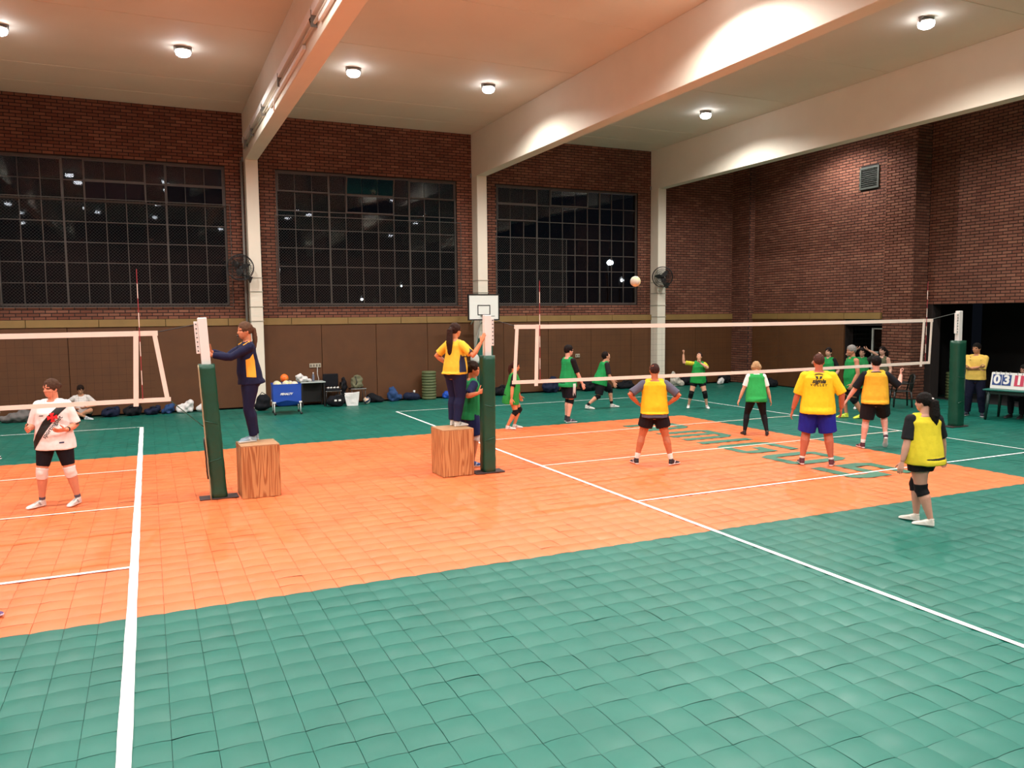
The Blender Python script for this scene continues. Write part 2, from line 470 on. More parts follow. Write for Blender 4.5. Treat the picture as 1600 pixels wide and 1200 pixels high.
# right wall: far stretch at XR, corner pier, broad pier at y 16.4-17.45, near stretch recessed with a wide opening
PY0, PY1 = 16.42, 17.45
OP_Z = 2.83; OP_Y0, OP_Y1 = 5.0, 16.2
DY0, DY1, DZ = PY1, 18.88, 2.20
mb = MB()
mb.box((XR, PY1, DZ), (XR + .35, DY1, CEIL + .3)); mb.box((XR, DY1, 0), (XR + .35, YB, CEIL + .3))
mb.box((XR, PY0, 0), (XR2 + .35, PY1, CEIL + .3))
mb.box((XR2, -5, OP_Z), (XR2 + .35, PY0, CEIL + .3)); mb.box((XR2, -5, 0), (XR2 + .35, OP_Y0, OP_Z)); mb.box((XR2, OP_Y1, 0), (XR2 + .35, PY0, OP_Z))
mb.box((20.34, 23.2, 0), (XR, YB, CEIL + .3))
wall_right = mb.build('wall_right', M_MORTAR); tag(wall_right, 'tall brick side wall with a wide dark opening', kind='structure')
allb = []
def stretch(boxes, place):
    for q_ in boxes: allb.append((q_, place))
stretch(brick_boxes(PY1 + .004, 23.2, BAND1 + .01, CEIL - .02, [(17.75, 18.42, 6.45, 7.1)]), lambda a, z, d: (XR - d, a, z))
stretch(brick_boxes(PY0, PY1, .01, CEIL - .02), lambda a, z, d: (XR - .012 - d, a, z))
stretch(brick_boxes(XR, XR2, .01, CEIL - .02), lambda a, z, d: (a, PY0 - d, z))
stretch(brick_boxes(2.0, PY0 - .02, OP_Z + .01, CEIL - .02), lambda a, z, d: (XR2 - d, a, z))
stretch(brick_boxes(23.2, YB, .01, CEIL - .02), lambda a, z, d: (20.34 - d, a, z))
stretch(brick_boxes(20.34, XR, .01, CEIL - .02), lambda a, z, d: (a, 23.2 - d, z))
vis = []; hid = []
for b_, pl in allb:
    c = pl((b_[0] + b_[1]) / 2, (b_[2] + b_[3]) / 2, 0)
    u, v_, d = px_of(c)
    p0 = px_of(pl(b_[0], b_[2], 0)); p1 = px_of(pl(b_[1], b_[3], 0))
    size = abs(p1[0] - p0[0]) if (d > 0 and 5 < u < 1592 and v_ > 205 and b_[1] - b_[0] > .2 and c[0] > 20.5 and v_ < 478) else 0
    vis.append((size, b_, pl))
vis.sort(key=lambda q_: -q_[0])
for s_, b_, pl in vis[:300]:
    Vb, Fb = bricks_np([b_], pl); me = mesh(Vb, Fb, 'brick', False, [M_BRICK]); fix(me); obj('brick', me, wall_right)
Vb = []; Fb = []
for s_, b_, pl in vis[300:]:
    v1, f1 = bricks_np([b_], pl); o_ = len(Vb); Vb += v1; Fb += [tuple(o_ + i for i in f) for f in f1]
tag(obj('brick_field', mesh(Vb, Fb, 'bf', False, [M_BRICK]), wall_right), kind='stuff')
panels([18.88, 20.29, 21.83, 23.18], .02, BAND0, 'panel', M_PANEL, wall_right, 'y', XR, .06)
panels([17.47, 18.88, 20.33, 21.87, 23.18], BAND0, BAND1, 'band_board', M_OCHRE, wall_right, 'y', XR, .09)
# rooms behind the openings, their unlit darkness put into near-black walls
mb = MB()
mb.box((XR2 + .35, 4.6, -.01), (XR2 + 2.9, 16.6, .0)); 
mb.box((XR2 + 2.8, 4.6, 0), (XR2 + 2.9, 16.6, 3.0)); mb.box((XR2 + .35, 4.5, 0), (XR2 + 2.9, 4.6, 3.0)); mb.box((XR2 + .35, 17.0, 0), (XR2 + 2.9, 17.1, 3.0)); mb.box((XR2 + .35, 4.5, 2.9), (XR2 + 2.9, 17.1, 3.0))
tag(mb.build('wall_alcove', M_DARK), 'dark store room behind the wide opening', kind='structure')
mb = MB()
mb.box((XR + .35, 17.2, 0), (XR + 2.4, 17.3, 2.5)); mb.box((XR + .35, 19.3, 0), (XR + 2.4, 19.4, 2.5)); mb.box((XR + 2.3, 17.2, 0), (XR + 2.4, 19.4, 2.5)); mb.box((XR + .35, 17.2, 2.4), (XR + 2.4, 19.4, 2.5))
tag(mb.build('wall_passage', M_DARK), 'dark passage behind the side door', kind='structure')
# the glazed side door leaf standing open in the doorway
d1 = thing('door_1', None, None, (XR + .12, DY0 + .03, 0)); tag(d1, 'grey side door with a glazed upper half', kind='structure')
MB().box((-.02, 0, 0), (.02, .42, 1.35)).build('door_leaf', mat('door_grey', '#4B5150', .5), d1)
for lo, hi in (((-.025, 0, 1.35), (.025, .035, 2.12)), ((-.025, .385, 1.35), (.025, .42, 2.12)), ((-.025, 0, 2.085), (.025, .42, 2.12)), ((-.025, 0, 1.35), (.025, .42, 1.39)), ((-.03, .40, 0), (.03, .44, 2.12))):
    MB().box(lo, hi).build('door_frame', mat('door_trim', '#9A9C96', .5), d1)
MB().box((-.006, .03, 1.38), (.006, .39, 2.1)).build('pane', M_GLASS, d1)
# left and near walls, out of view
tag(MB().box((-14.3, -5, 0), (-14, YB + .3, CEIL + .3)).build('wall_left', mat('brick_paint', '#7A4A3C', .85, var=.1)), 'plain brick end wall', kind='structure')
tag(MB().box((-14.3, -5.3, 0), (XR2 + 3.6, -5, CEIL + .3)).build('wall_front', MATS['brick_paint']), 'plain brick wall behind the camera', kind='structure')

# vent grille
vg = thing('vent_grille', 'dark square louvred vent high on the right brick wall', 'vent', (XR - .02, 18.08, 6.78))
mb = MB(); 
for lo, hi in (((-.03, -.36, -.34), (.03, -.30, .34)), ((-.03, .30, -.34), (.03, .36, .34)), ((-.03, -.30, .28), (.03, .30, .34)), ((-.03, -.30, -.34), (.03, .30, -.28))): mb.box(lo, hi)
mb.build('frame', mat('vent_grey', '#3B3F38', .6), vg)
MB().box((.0, -.31, -.29), (.018, .31, .29)).build('backing', M_DARK, vg)
SL = MB().box((-.02, -.3, -.006), (.02, .3, .006)).mesh([MATS['vent_grey']])
for k in range(9): obj('slat', SL, vg, (-.008, 0, -.24 + k * .06), (0, .6, 0))

# ------------------------------------------------------------------ ceiling, beams, columns
ceil = MB().box((-14, -5, CEIL), (XR2 + 3.6, YB + .3, CEIL + .35)).build('ceiling', M_CEIL); tag(ceil, 'pale painted concrete ceiling', kind='structure')
for y in (22.9, 21.3, 17.2, 14.1, 10.4): MB().box((-4, y - .008, CEIL - .006), (XR, y + .008, CEIL)).build('ceiling_seam', M_CEIL, ceil)
BZ = 7.05
allcols = [(-11.26, -10.92), (-4.29, -3.95)] + COLS
for k, (a, b) in enumerate(allcols):
    bm_ = MB().box((a, -5, BZ), (b, YB, CEIL)).build('beam', M_CREAM, bevel=.012)
    tag(bm_, kind='structure')
    bm_['label'] = ['concrete roof beam furthest left', 'concrete roof beam left of the windows', 'deep beam carrying the white cable trunking', 'deep beam over the basketball backboard', 'deep beam nearest the side wall'][k]
for k, (a, b) in enumerate(allcols[1:]):
    c_ = MB().box((a, YB - .47, 0), (b, YB, BZ)).build('column', M_CREAM, bevel=.015)
    tag(c_, kind='structure'); c_['label'] = ['white column left of the windows', 'white column beside the ball cart', 'white column behind the backboard', 'white column with the rear wall fan'][k]
    if k:
        for z in (3.75, 3.36, 2.93, 2.52):
            MB().box((a - .012, YB - .485, z - .012), (b + .012, YB, z + .012)).build('strap', mat('strap_grey', '#A9A598', .6), c_)
        MB().box((a - .05, YB - .06, BZ), (a - .01, YB - .02, BZ + .12)).build('bracket', M_STEEL, c_)
MB().tube([(2.6, YB - .2, 0), (2.6, YB - .2, BZ)], .035, 10).build('downpipe', mat('pipe_grey', '#7A7670', .5), bpy.data.objects['column.001'], smooth=True)

# cable trunking on the first deep beam
ct = thing('cable_trunking', 'white cable trunking with conduit along the left face of the beam', 'conduit', (COLS[0][0] - .004, 0, 0))
for y0, y1 in ((3.0, 10.4), (10.5, 13.2), (13.25, 19.2), (19.3, 23.4)):
    MB().box((-.09, y0, 7.42), (0, y1, 7.58)).build('trunking', M_WHITE, ct, bevel=.008)
MB().tube([(-.04, 3, 7.31), (-.04, 23.5, 7.31)], .028, 8).build('conduit', mat('pipe_cream', '#CFC3B0', .5), ct, smooth=True)
for y0, y1 in ((6, 12.8), (14.2, 18.4)):
    MB().box((-.06, y0, 7.20), (0, y1, 7.27)).build('trunking', M_WHITE, ct)
for y in (5, 8.2, 11.5, 13.2, 16.8, 19.3, 21.5, 22.9):
    MB().box((-.1, y - .015, 7.24), (0, y + .015, 7.5)).build('clip', M_STEEL, ct)
for y in (13.25, 19.3):
    MB().tube([(-.06, y, 7.45), (-.10, y + .05, 7.38), (-.06, y + .1, 7.3)], .012, 6).build('cable', M_BLACK, ct, smooth=True)
MB().tube([(-.05, 17.6, 7.27), (-.06, 17.6, 7.05), (-.06, 17.6, 6.95)], .015, 6).build('cable', M_WHITE, ct, smooth=True)

# ------------------------------------------------------------------ ceiling lamps
M_LENS = mat('lamp_lens', '#FFFFFF', .3, emit='#F2F6FF', estr=28)
M_HOUSE = mat('lamp_housing', '#E8E4DC', .4)
def make_lamp():
    r = thing('ceiling_lamp', 'x', 'lamp', (0, 0, 0))
    MB().cbox((0, 0, -.015), (.34, .1, .03)).build('bracket', MATS.get('pipe_grey'), r)
    MB().box((-.18, -.02, -.12), (-.155, .02, 0)).build('arm', MATS.get('pipe_grey'), r)
    MB().box((.155, -.02, -.12), (.18, .02, 0)).build('arm', MATS.get('pipe_grey'), r)
    MB().lathe([(.06, -.045), (.11, -.05), (.14, -.075), (.15, -.09)], 20).build('housing', M_HOUSE, r, smooth=True)
    MB().lathe([(.15, -.09), (.155, -.13), (.14, -.175), (.09, -.205), (.02, -.212)], 20).build('lens', M_LENS, r, smooth=True)
    return r
lamp0 = make_lamp(); first = True
LX = [-9.3, -5.9, -2.41, .94, 4.62, 8.04, 11.45, 14.81, 19.0]
LABEL = {(-2.41, 18.8): 'round lamp at the left edge of the picture', (.94, 18.8): 'round ceiling lamp left of the trunking beam', (4.62, 18.8): 'round ceiling lamp just right of the trunking beam',
         (8.04, 18.8): 'round ceiling lamp throwing a bright arc on the middle beam', (14.81, 18.8): 'round ceiling lamp seen under the middle beam', (14.81, 11.27): 'round ceiling lamp at top right, nearest of all'}
spot = bpy.data.lights.new('lamp_light', 'SPOT')
spot.energy = LAMP_POWER; spot.spot_size = R_(156); spot.spot_blend = .55; spot.shadow_soft_size = .09; spot.color = (1.0, .975, .93)
for y in (18.8, 11.27, 3.7, -2.5):
    for x in LX:
        if y < 0 and (x < -6 or x > 16): continue
        l = lamp0 if first else copy_tree(lamp0); first = False
        xx = {14.81: 14.25, 8.04: 8.6}.get(x, x) if y == 11.27 else x
        l.location = (xx, y, CEIL)
        l['label'] = LABEL.get((x, y), '%s ceiling lamp of the %s lamp row' % (['first', 'second', 'third', 'fourth', 'fifth', 'sixth', 'seventh', 'eighth', 'ninth'][LX.index(x)], {18.8: 'window side', 11.27: 'middle', 3.7: 'near', -2.5: 'rearmost'}[y])); l['group'] = 'ceiling lamps'
        lo = bpy.data.objects.new('lamp_light', spot); link(lo, l, (0, 0, -.23))

# ------------------------------------------------------------------ windows
NC, NR = 11, 7
def rect_frame(mb, x0, x1, z0, z1, w, y0, y1, mi=0):
    mb.box((x0, y0, z0), (x1, y1, z0 + w), mi).box((x0, y0, z1 - w), (x1, y1, z1), mi).box((x0, y0, z0 + w), (x0 + w, y1, z1 - w), mi).box((x1 - w, y0, z0 + w), (x1, y1, z1 - w), mi)
    return mb
SASH = [[(0, 3, 5, 7), (4, 7, 5, 6), (4, 7, 6, 7), (8, 11, 5, 6), (8, 11, 6, 7)],
        [(0, 3, 6, 7), (4, 7, 6, 7), (4, 7, 5, 6), (8, 11, 6, 7)],
        [(0, 3, 5, 6), (0, 3, 6, 7), (4, 7, 6, 7)]]
TILT = [[0, 4, 0, 3, 0], [0, 13, 2, 0], [0, 0, 3]]
for k, (w0, w1) in enumerate(WIN):
    yc = YB + .10
    w = obj('window_%d' % (k + 1), rect_frame(MB(), w0, w1, WZ0, WZ1, .055, yc - .04, yc + .04).mesh([M_FRAME]))
    tag(w, ['steel window of many small panes at the left', 'steel window of many small panes between the trunking column and backboard', 'steel window of many small panes left of the rear fan'][k], kind='structure')
    cx = [w0 + .055 + (w1 - w0 - .11) * i / NC for i in range(NC + 1)]
    cz = [WZ0 + .055 + (WZ1 - WZ0 - .11) * j / NR for j in range(NR + 1)]
    for i in range(1, NC):
        thick = .05 if i in (3, 8) else .022
        MB().box((cx[i] - thick / 2, yc - (.035 if i in (3, 8) else .02), WZ0 + .05), (cx[i] + thick / 2, yc + .02, WZ1 - .05)).build('mullion' if i in (3, 8) else 'muntin', M_FRAME, w)
    for j in range(1, NR):
        MB().box((w0 + .05, yc - .018, cz[j] - .012), (w1 - .05, yc + .018, cz[j] + .012)).build('muntin', M_FRAME, w)
    pw, ph = cx[1] - cx[0] - .02, cz[1] - cz[0] - .02
    PANE = MB().cbox((0, 0, 0), (pw, .006, ph)).mesh([M_GLASS])
    insash = set()
    for (a, b, c, d), tl in zip(SASH[k], TILT[k]):
        s = thing('vent_sash', None, None); s.parent = w; s.location = ((cx[a] + cx[b]) / 2, yc - .045, cz[c]); s.rotation_euler = (R_(tl), 0, 0)
        hw, hh = (cx[b] - cx[a]) / 2, cz[d] - cz[c]
        rect_frame(MB(), -hw, hw, 0, hh, .035, -.02, .015).build('sash_frame', M_FRAME, s)
        for i in range(a, b):
            for j in range(c, d):
                insash.add((i, j))
                obj('pane', PANE, s, ((cx[i] + cx[i + 1]) / 2 - (cx[a] + cx[b]) / 2, 0, (cz[j] + cz[j + 1]) / 2 - cz[c]))
    for i in range(NC):
        for j in range(NR):
            if (i, j) in insash: continue
            obj('pane', PANE, w, ((cx[i] + cx[i + 1]) / 2, yc, (cz[j] + cz[j + 1]) / 2), (R_(random.uniform(-.5, .5)), 0, R_(random.uniform(-.5, .5))))
    # diamond wire guard over the lower rows
    gx0, gx1, gz0, gz1 = [(w0 - .05, w1 + .1, WZ0 - .05, 5.82), (w0 - .05, w1 + .12, WZ0 - .05, 5.6), (w0 - .05, w0 + 2.6, WZ0 - .05, 5.2)][k]
    mb = MB(); yg = YB - .05; st = .085; r = .0024
    n = int((gx1 - gx0 + gz1 - gz0) / st)
    for sgn in (1, -1):
        for i in range(n):
            c = gx0 + i * st - (gz1 - gz0) if sgn > 0 else gx0 + i * st
            # x = c + sgn*(z - gz0)
            if sgn > 0: za = max(gz0, gz0 + (gx0 - c)); zb = min(gz1, gz0 + (gx1 - c))
            else: za = max(gz0, gz0 + (c - gx1)); zb = min(gz1, gz0 + (c - gx0))
            if zb - za < .05: continue
            p = Vector((c + sgn * (za - gz0), yg, za)); q_ = Vector((c + sgn * (zb - gz0), yg, zb))
            nv = Vector((sgn, 0, -1)).normalized() * r
            mb.add([p - nv, p + nv, p + Vector((0, -r * 1.6, 0)), q_ - nv, q_ + nv, q_ + Vector((0, -r * 1.6, 0))], [(0, 1, 4, 3), (1, 2, 5, 4), (2, 0, 3, 5)])
    tag(mb.build('wire_guard', M_WIRE, w), kind='stuff')
    rect_frame(MB(), gx0, gx1, gz0, gz1, .014, yg - .007, yg + .007).build('guard_frame', M_WIRE, w)

# what glimmers outside: street lamps on poles beyond the windows
M_STREET = mat('street_light', '#FFFFFF', .3, emit='#F4F8FF', estr=60)
for k, (x, y, z, r, lab) in enumerate(((22.25, 36.0, 5.33, .17, 'bright street lamp outside seen through the third window'), (23.0, 36.0, 4.42, .09, 'small low street lamp outside the third window'),
                           (8.97, 36.0, 3.41, .06, 'tiny street lamp outside the middle window, low centre'), (10.86, 36.0, 4.04, .05, 'faint street lamp outside, middle window lower right'))):
    s = thing('street_lamp', lab, 'street lamp', (x, y, 0), 0, 'street lamps outside')
    MB().tube([(0, .25, 0), (0, .25, z + .1), (0, 0, z + .2)], .05, 8).build('pole', M_BLACK, s, smooth=True)
    MB().sphere((0, 0, z), (r, r, r * .8)).build('lamp_globe', M_STREET, s, smooth=True)
tag(MB().box((-20, YB + .4, -.2), (40, 60, -.05)).build('ground_outside', mat('asphalt', '#202022', .9)), 'dark ground outside the windows', kind='structure')
#--PART2--
# ------------------------------------------------------------------ net posts, nets
M_PAD = mat('pad_green', '#0D4431', .42, var=.1, vscale=3, bump=.5, bscale=7)
M_PIPING = mat('pad_piping', '#9C8A6A', .7)
M_TAPE = mat('net_tape', '#EFD9CB', .7, var=.04, vscale=6)
M_POLE = mat('post_white', '#E9E2DD', .4)
M_NET = mat('net_cord', '#1C1714', .9)
M_RED = mat('red_paint', '#9A3238', .5)
def net_post(label, x, y, bend, lean, notch, wpad):
    r = thing('net_post', label, 'net post', (x, y, 0))
    MB().box((-.27, -.13, 0), (.26, .13, .018)).build('base_plate', mat('base_steel', '#4A3B3A', .5, metal=.3), r, bevel=.004)
    MB().box((-.062 , -.05, .0), (.062, .05, 2.63)).build('pole', M_POLE, r, bevel=.012).rotation_euler = (0, lean, 0)
    n = MB().box((notch * .062, -.03, 2.12), (notch * .115, .03, 2.58))
    p = n.build('height_plate', M_POLE, r, bevel=.006); p.rotation_euler = (0, lean, 0)
    for z in np.linspace(2.16, 2.54, 7):
        MB().tube([(notch * .09, -.045, z), (notch * .09, .045, z)], .009, 8).build('bolt', M_BLACK, r).rotation_euler = (0, lean, 0)
    # padding: a square sleeve, bowed where it has slipped
    N = 26; v = []; f = []; prof = []
    for k in range(12):
        a = 2 * math.pi * (k + .5) / 12; c_, s_ = math.cos(a), math.sin(a)
        prof.append((math.copysign(abs(c_) ** .45, c_) * wpad / 2, math.copysign(abs(s_) ** .45, s_) * .125))
    for i in range(N + 1):
        h = i / N; z = .01 + 1.95 * h
        off = lean * z + bend * math.sin(math.pi * min(1, h * 1.05)) * .11 - bend * .05 * h
        wr = 1 + .025 * math.sin(h * 31 + x) * (1 if h < .3 else .4) + .015 * math.sin(h * 75)
        for px_, py_ in prof: v.append((off + px_ * wr, py_ * wr, z))
    for i in range(N):
        for k in range(12):
            l = (k + 1) % 12; f.append((i * 12 + k, i * 12 + l, (i + 1) * 12 + l, (i + 1) * 12 + k))
    f.append(tuple(N * 12 + k for k in range(12))); f.append(tuple(range(12))[::-1])
    pd = obj('pad', mesh(v, f, 'pad', True, [M_PAD]), r)
    side = -1 if bend else 1
    pts = [Vector(v[i * 12 + (6 if bend else 0)]) * 1.0 + Vector((side * .008, -.10, 0)) for i in range(N + 1)]
    MB().tube(pts, .010, 6).build('piping', M_PIPING, pd, smooth=True)
    if bend:
        MB().tube([pts[i] + Vector((-.012, .05, 0)) for i in range(4, 13)], .016, 6).build('velcro_edge', M_BLACK, pd, smooth=True)
    for z, s_ in ((.55, 1), (1.15, -1)):
        MB().tube([(lean * z + bend * .07 - wpad * .45, -.128, z), (lean * z + bend * .07 + wpad * .3, -.134, z + .05 * s_)], .006, 5).build('crease', M_PAD, pd, smooth=True)
    return r
net_post('green padded net post with bowed pad beside the navy jacketed referee', .84, 12.16, -.0001, -.052, -1, .225)
net_post('green padded net post touched by the yellow shirted referee', 5.09, 12.1, 0, .004, 1, .225)
net_post('green padded net post beside the scoreboard table', 16.68, 12.06, 0, -.012, -1, .30)

def net(label, x0, x1, y, zt, zb, e0, e1, sides, ants):
    r = thing('volleyball_net', label, 'net', ((x0 + x1) / 2, y, 0))
    mx = (x0 + x1) / 2
    sag = lambda x: -.02 * math.sin(math.pi * (x - x0) / (x1 - x0))
    def band(name, xa, xb, z, hgt, m):
        mb = MB(); n = 14
        for s_ in range(n):
            a, b = xa + (xb - xa) * s_ / n, xa + (xb - xa) * (s_ + 1) / n
            za, zb_ = z + sag(a), z + sag(b)
            v = [(a - mx, -.006, za - hgt / 2), (b - mx, -.006, zb_ - hgt / 2), (b - mx, -.006, zb_ + hgt / 2), (a - mx, -.006, za + hgt / 2),
                 (a - mx, .006, za - hgt / 2), (b - mx, .006, zb_ - hgt / 2), (b - mx, .006, zb_ + hgt / 2), (a - mx, .006, za + hgt / 2)]
            mb.add(v, [(0, 1, 2, 3), (5, 4, 7, 6), (3, 2, 6, 7), (1, 0, 4, 5)] + ([(0, 3, 7, 4)] if s_ == 0 else []) + ([(1, 5, 6, 2)] if s_ == n - 1 else []))
        return mb.build(name, m, r)
    band('top_tape', x0, x1, zt - .035, .07, M_TAPE); band('bottom_tape', e0, e1, zb + .028, .06, M_TAPE)
    def strip(name, xa, za, xb, zb_, w):
        v = [(xa - mx - w / 2, -.012, za), (xa - mx + w / 2, -.012, za), (xb - mx + w / 2, -.012, zb_), (xb - mx - w / 2, -.012, zb_)]
        v += [(q_[0], -.004, q_[2]) for q_ in v]
        MB().add(v, [(0, 3, 2, 1), (4, 5, 6, 7), (0, 1, 5, 4), (1, 2, 6, 5), (2, 3, 7, 6), (3, 0, 4, 7)]).build(name, M_TAPE, r)
    strip('end_tape', x0 + .05, zt, e0 + .04, zb, .06); strip('end_tape', x1 - .05, zt, e1 - .04, zb, .06)
    for xa, xb in sides: strip('side_tape', xa, zt, xb, zb - .05, .065)
    mb = MB(); rr = .0008
    xi = x0 + .1
    while xi < x1 - .05:
        mb.add([(xi - mx - rr, 0, zb), (xi - mx + rr, 0, zb), (xi - mx + rr, 0, zt - .03), (xi - mx - rr, 0, zt - .03)], [(0, 1, 2, 3)]); xi += .1
    z = zb + .1
    while z < zt - .05:
        mb.add([(x0 - mx + .06, .001, z - rr), (x1 - mx - .06, .001, z - rr), (x1 - mx - .06, .001, z + rr), (x0 - mx + .06, .001, z + rr)], [(0, 1, 2, 3)]); z += .1
    tag(mb.build('net_mesh', M_NET, r), kind='stuff')
    for xa, ht in ants:
        a = MB()
        for k in range(9):
            z0 = zb + .05 + (ht - zb - .05) * k / 9; z1 = zb + .05 + (ht - zb - .05) * (k + 1) / 9
            a.tube([(xa - mx, -.02, z0), (xa - mx, -.02, z1)], .0055, 6, mi=k % 2)
        a.build('antenna', [M_RED, M_TAPE], r)
    return r, mx
nR, mxR = net('pale taped volleyball net of the right hand court', 5.6, 15.85, 12.1, 2.46, 1.46, 5.55, 15.80, ((6.03, 6.0), (15.56, 15.50)), ((6.07, 3.2), (15.62, 3.28)))
MB().tube([(5.6 - mxR, 0, 2.44), (5.21 - mxR, -.01, 2.55)], .007, 6).build('cable', M_BLACK, nR)
MB().tube([(15.85 - mxR, 0, 2.46), (16.58 - mxR, -.01, 2.58)], .006, 6).build('cable', M_STEEL, nR)
nL, mxL = net('pale taped volleyball net of the left hand court', -9.0, .12, 12.15, 2.45, 1.45, -9.0, .25, ((-8.7, -8.7), (-.155, -.20)), ((-.11, 3.3),))
MB().tube([(.12 - mxL, 0, 2.43), (.62 - mxL, 0, 2.53)], .008, 6).build('cable', M_BLACK, nL)
MB().tube([(.25 - mxL, 0, 1.45), (.75 - mxL, -.02, .98)], .007, 6).build('cable', M_PAD, nL)

# ------------------------------------------------------------------ plywood referee boxes
def _ply(nt, b):
    N, L = nt.nodes.new, nt.links.new
    tc = N('ShaderNodeTexCoord'); mp = N('ShaderNodeMapping'); mp.inputs['Scale'].default_value = (1.5, 1.5, .11); L(tc.outputs['Object'], mp.inputs[0])
    oi = N('ShaderNodeObjectInfo'); ad = N('ShaderNodeVectorMath'); ad.operation = 'ADD'
    sc = N('ShaderNodeVectorMath'); sc.operation = 'SCALE'; sc.inputs[0].default_value = (7, 3, 5); L(oi.outputs['Random'], sc.inputs['Scale'])
    L(mp.outputs[0], ad.inputs[0]); L(sc.outputs[0], ad.inputs[1])
    n = N('ShaderNodeTexNoise'); n.inputs['Scale'].default_value = 4.2; n.inputs['Detail'].default_value = 2; L(ad.outputs[0], n.inputs['Vector'])
    mm = N('ShaderNodeMath'); mm.operation = 'MULTIPLY'; mm.inputs[1].default_value = 75; L(n.outputs[0], mm.inputs[0])
    si = N('ShaderNodeMath'); si.operation = 'SINE'; L(mm.outputs[0], si.inputs[0])
    cr = N('ShaderNodeValToRGB'); cr.color_ramp.elements[0].position = .1; cr.color_ramp.elements[0].color = lin('#9A5E34'); cr.color_ramp.elements[1].position = .75; cr.color_ramp.elements[1].color = lin('#BF8A58')
    mr = N('ShaderNodeMapRange'); mr.inputs[1].default_value = -1; L(si.outputs[0], mr.inputs[0]); L(mr.outputs[0], cr.inputs[0]); L(cr.outputs[0], b.inputs['Base Color'])
    b.inputs['Roughness'].default_value = .5
M_PLY = pos_material('plywood', _ply)
M_PLYTOP = mat('plywood_top', '#A97F58', .6, var=.1, vscale=9)
def ply_box(label, x, y, rz, g='referee boxes'):
    r = thing('wooden_box', label, 'box', (x, y, 0), rz, g)
    a = .272; H_ = .775
    for k in range(4):
        M = Matrix.Rotation(k * math.pi / 2, 4, 'Z')
        MB().box((-a, -a, .004), (a - .02, -a + .018, H_ - .018), 0, M).build('side_panel', M_PLY, r, bevel=.002)
    MB().box((-a, -a, H_ - .018), (a, a, H_)).build('top_panel', M_PLYTOP, r, bevel=.003)
    return r
ply_box('plywood box under the referee in the navy jacket', 1.40, 12.13, .03)
ply_box('plywood box under the yellow shirted referee', 4.52, 12.26, .02)

# ------------------------------------------------------------------ wall fans, basketball backboard
def wall_fan(label, x, y, z, yaw, pitch_, roll):
    r = thing('wall_fan', label, 'fan', (x, y, z), 0, 'wall fans')
    M = Matrix.Rotation(yaw, 4, 'Z') @ Matrix.Rotation(pitch_, 4, 'X')   # fan looks along -y
    fan_c = M @ Vector((0, -.16, 0))
    mb = MB(); Rr = .36
    for rad, dy in ((Rr, -.16), (Rr * .98, -.24), (Rr * .98, -.08)):
        mb.tube([M @ Vector((rad * math.cos(a), dy, rad * math.sin(a))) for a in np.linspace(0, 2 * math.pi, 33)[:-1]], .0095, 6, closed=True)
    mb.build('cage_ring', M_BLACK, r, smooth=True)
    mb = MB()
    for side in (-1, 1):
        for k in range(40):
            a = 2 * math.pi * k / 40
            mb.tube([M @ Vector((rr_ * math.cos(a), -.16 + side * dd, rr_ * math.sin(a))) for rr_, dd in ((.07, .11), (.2, .105), (.3, .085), (Rr, .01))], .0042, 4)
        for rr_, dd in ((.08, .11), (.15, .11), (.22, .10), (.28, .09)):
            mb.tube([M @ Vector((rr_ * math.cos(a), -.16 + side * dd, rr_ * math.sin(a))) for a in np.linspace(0, 2 * math.pi, 25)[:-1]], .0042, 4, closed=True)
    tag(mb.build('cage_wire', M_BLACK, r), kind='stuff')
    for k in range(3):
        b = MB(); a0 = 2 * math.pi * k / 3 + roll; pts = []; n = 6
        for i in range(n + 1):
            t_ = i / n; rad = .05 + .22 * t_; w = .05 + .10 * math.sin(math.pi * min(1, t_ * 1.1) ** .8)
            for s_ in (-1, 1):
                a = a0 + s_ * w / rad * .55
                pts.append(M @ Vector((rad * math.cos(a), -.17 + s_ * .025, rad * math.sin(a))))
        f = [(2 * i, 2 * i + 1, 2 * i + 3, 2 * i + 2) for i in range(n)]
        b.add(pts, f).build('blade', mat('fan_blade', '#2A2726', .4), r, smooth=True)
    MB().lathe([(.05, 0), (.075, .03), (.08, .14), (.05, .19)], 14, 0, Matrix.Translation(fan_c) @ M @ Matrix.Rotation(-math.pi / 2, 4, 'X')).build('motor', M_BLACK, r, smooth=True)
    MB().tube([M @ Vector((0, .02, -.02)), Vector((.05, .06, -.16)), Vector((.22, .06, -.22))], [.03, .03, .028], 8).build('arm', M_BLACK, r, smooth=True)
    bx_ = MB(); bx_.add([(.13, -.04, -.18), (.31, -.04, -.22), (.26, .0, -.24), (.25, -.03, -.38), (.13, .16, -.18), (.31, .16, -.22), (.26, .16, -.24), (.25, .16, -.38)],
                        [(0, 3, 1), (4, 5, 7), (0, 1, 5, 4), (1, 3, 7, 5), (3, 0, 4, 7)])
    bx_.build('mount', M_BLACK, r)
    return r
wall_fan('black wall fan on the column beside the trunking beam', 2.44, 23.5, 3.98, -.18, -.2, .3)
wall_fan('black wall fan on the column near the flying ball', 16.62, 23.42, 3.93, -.5, .08, .9)

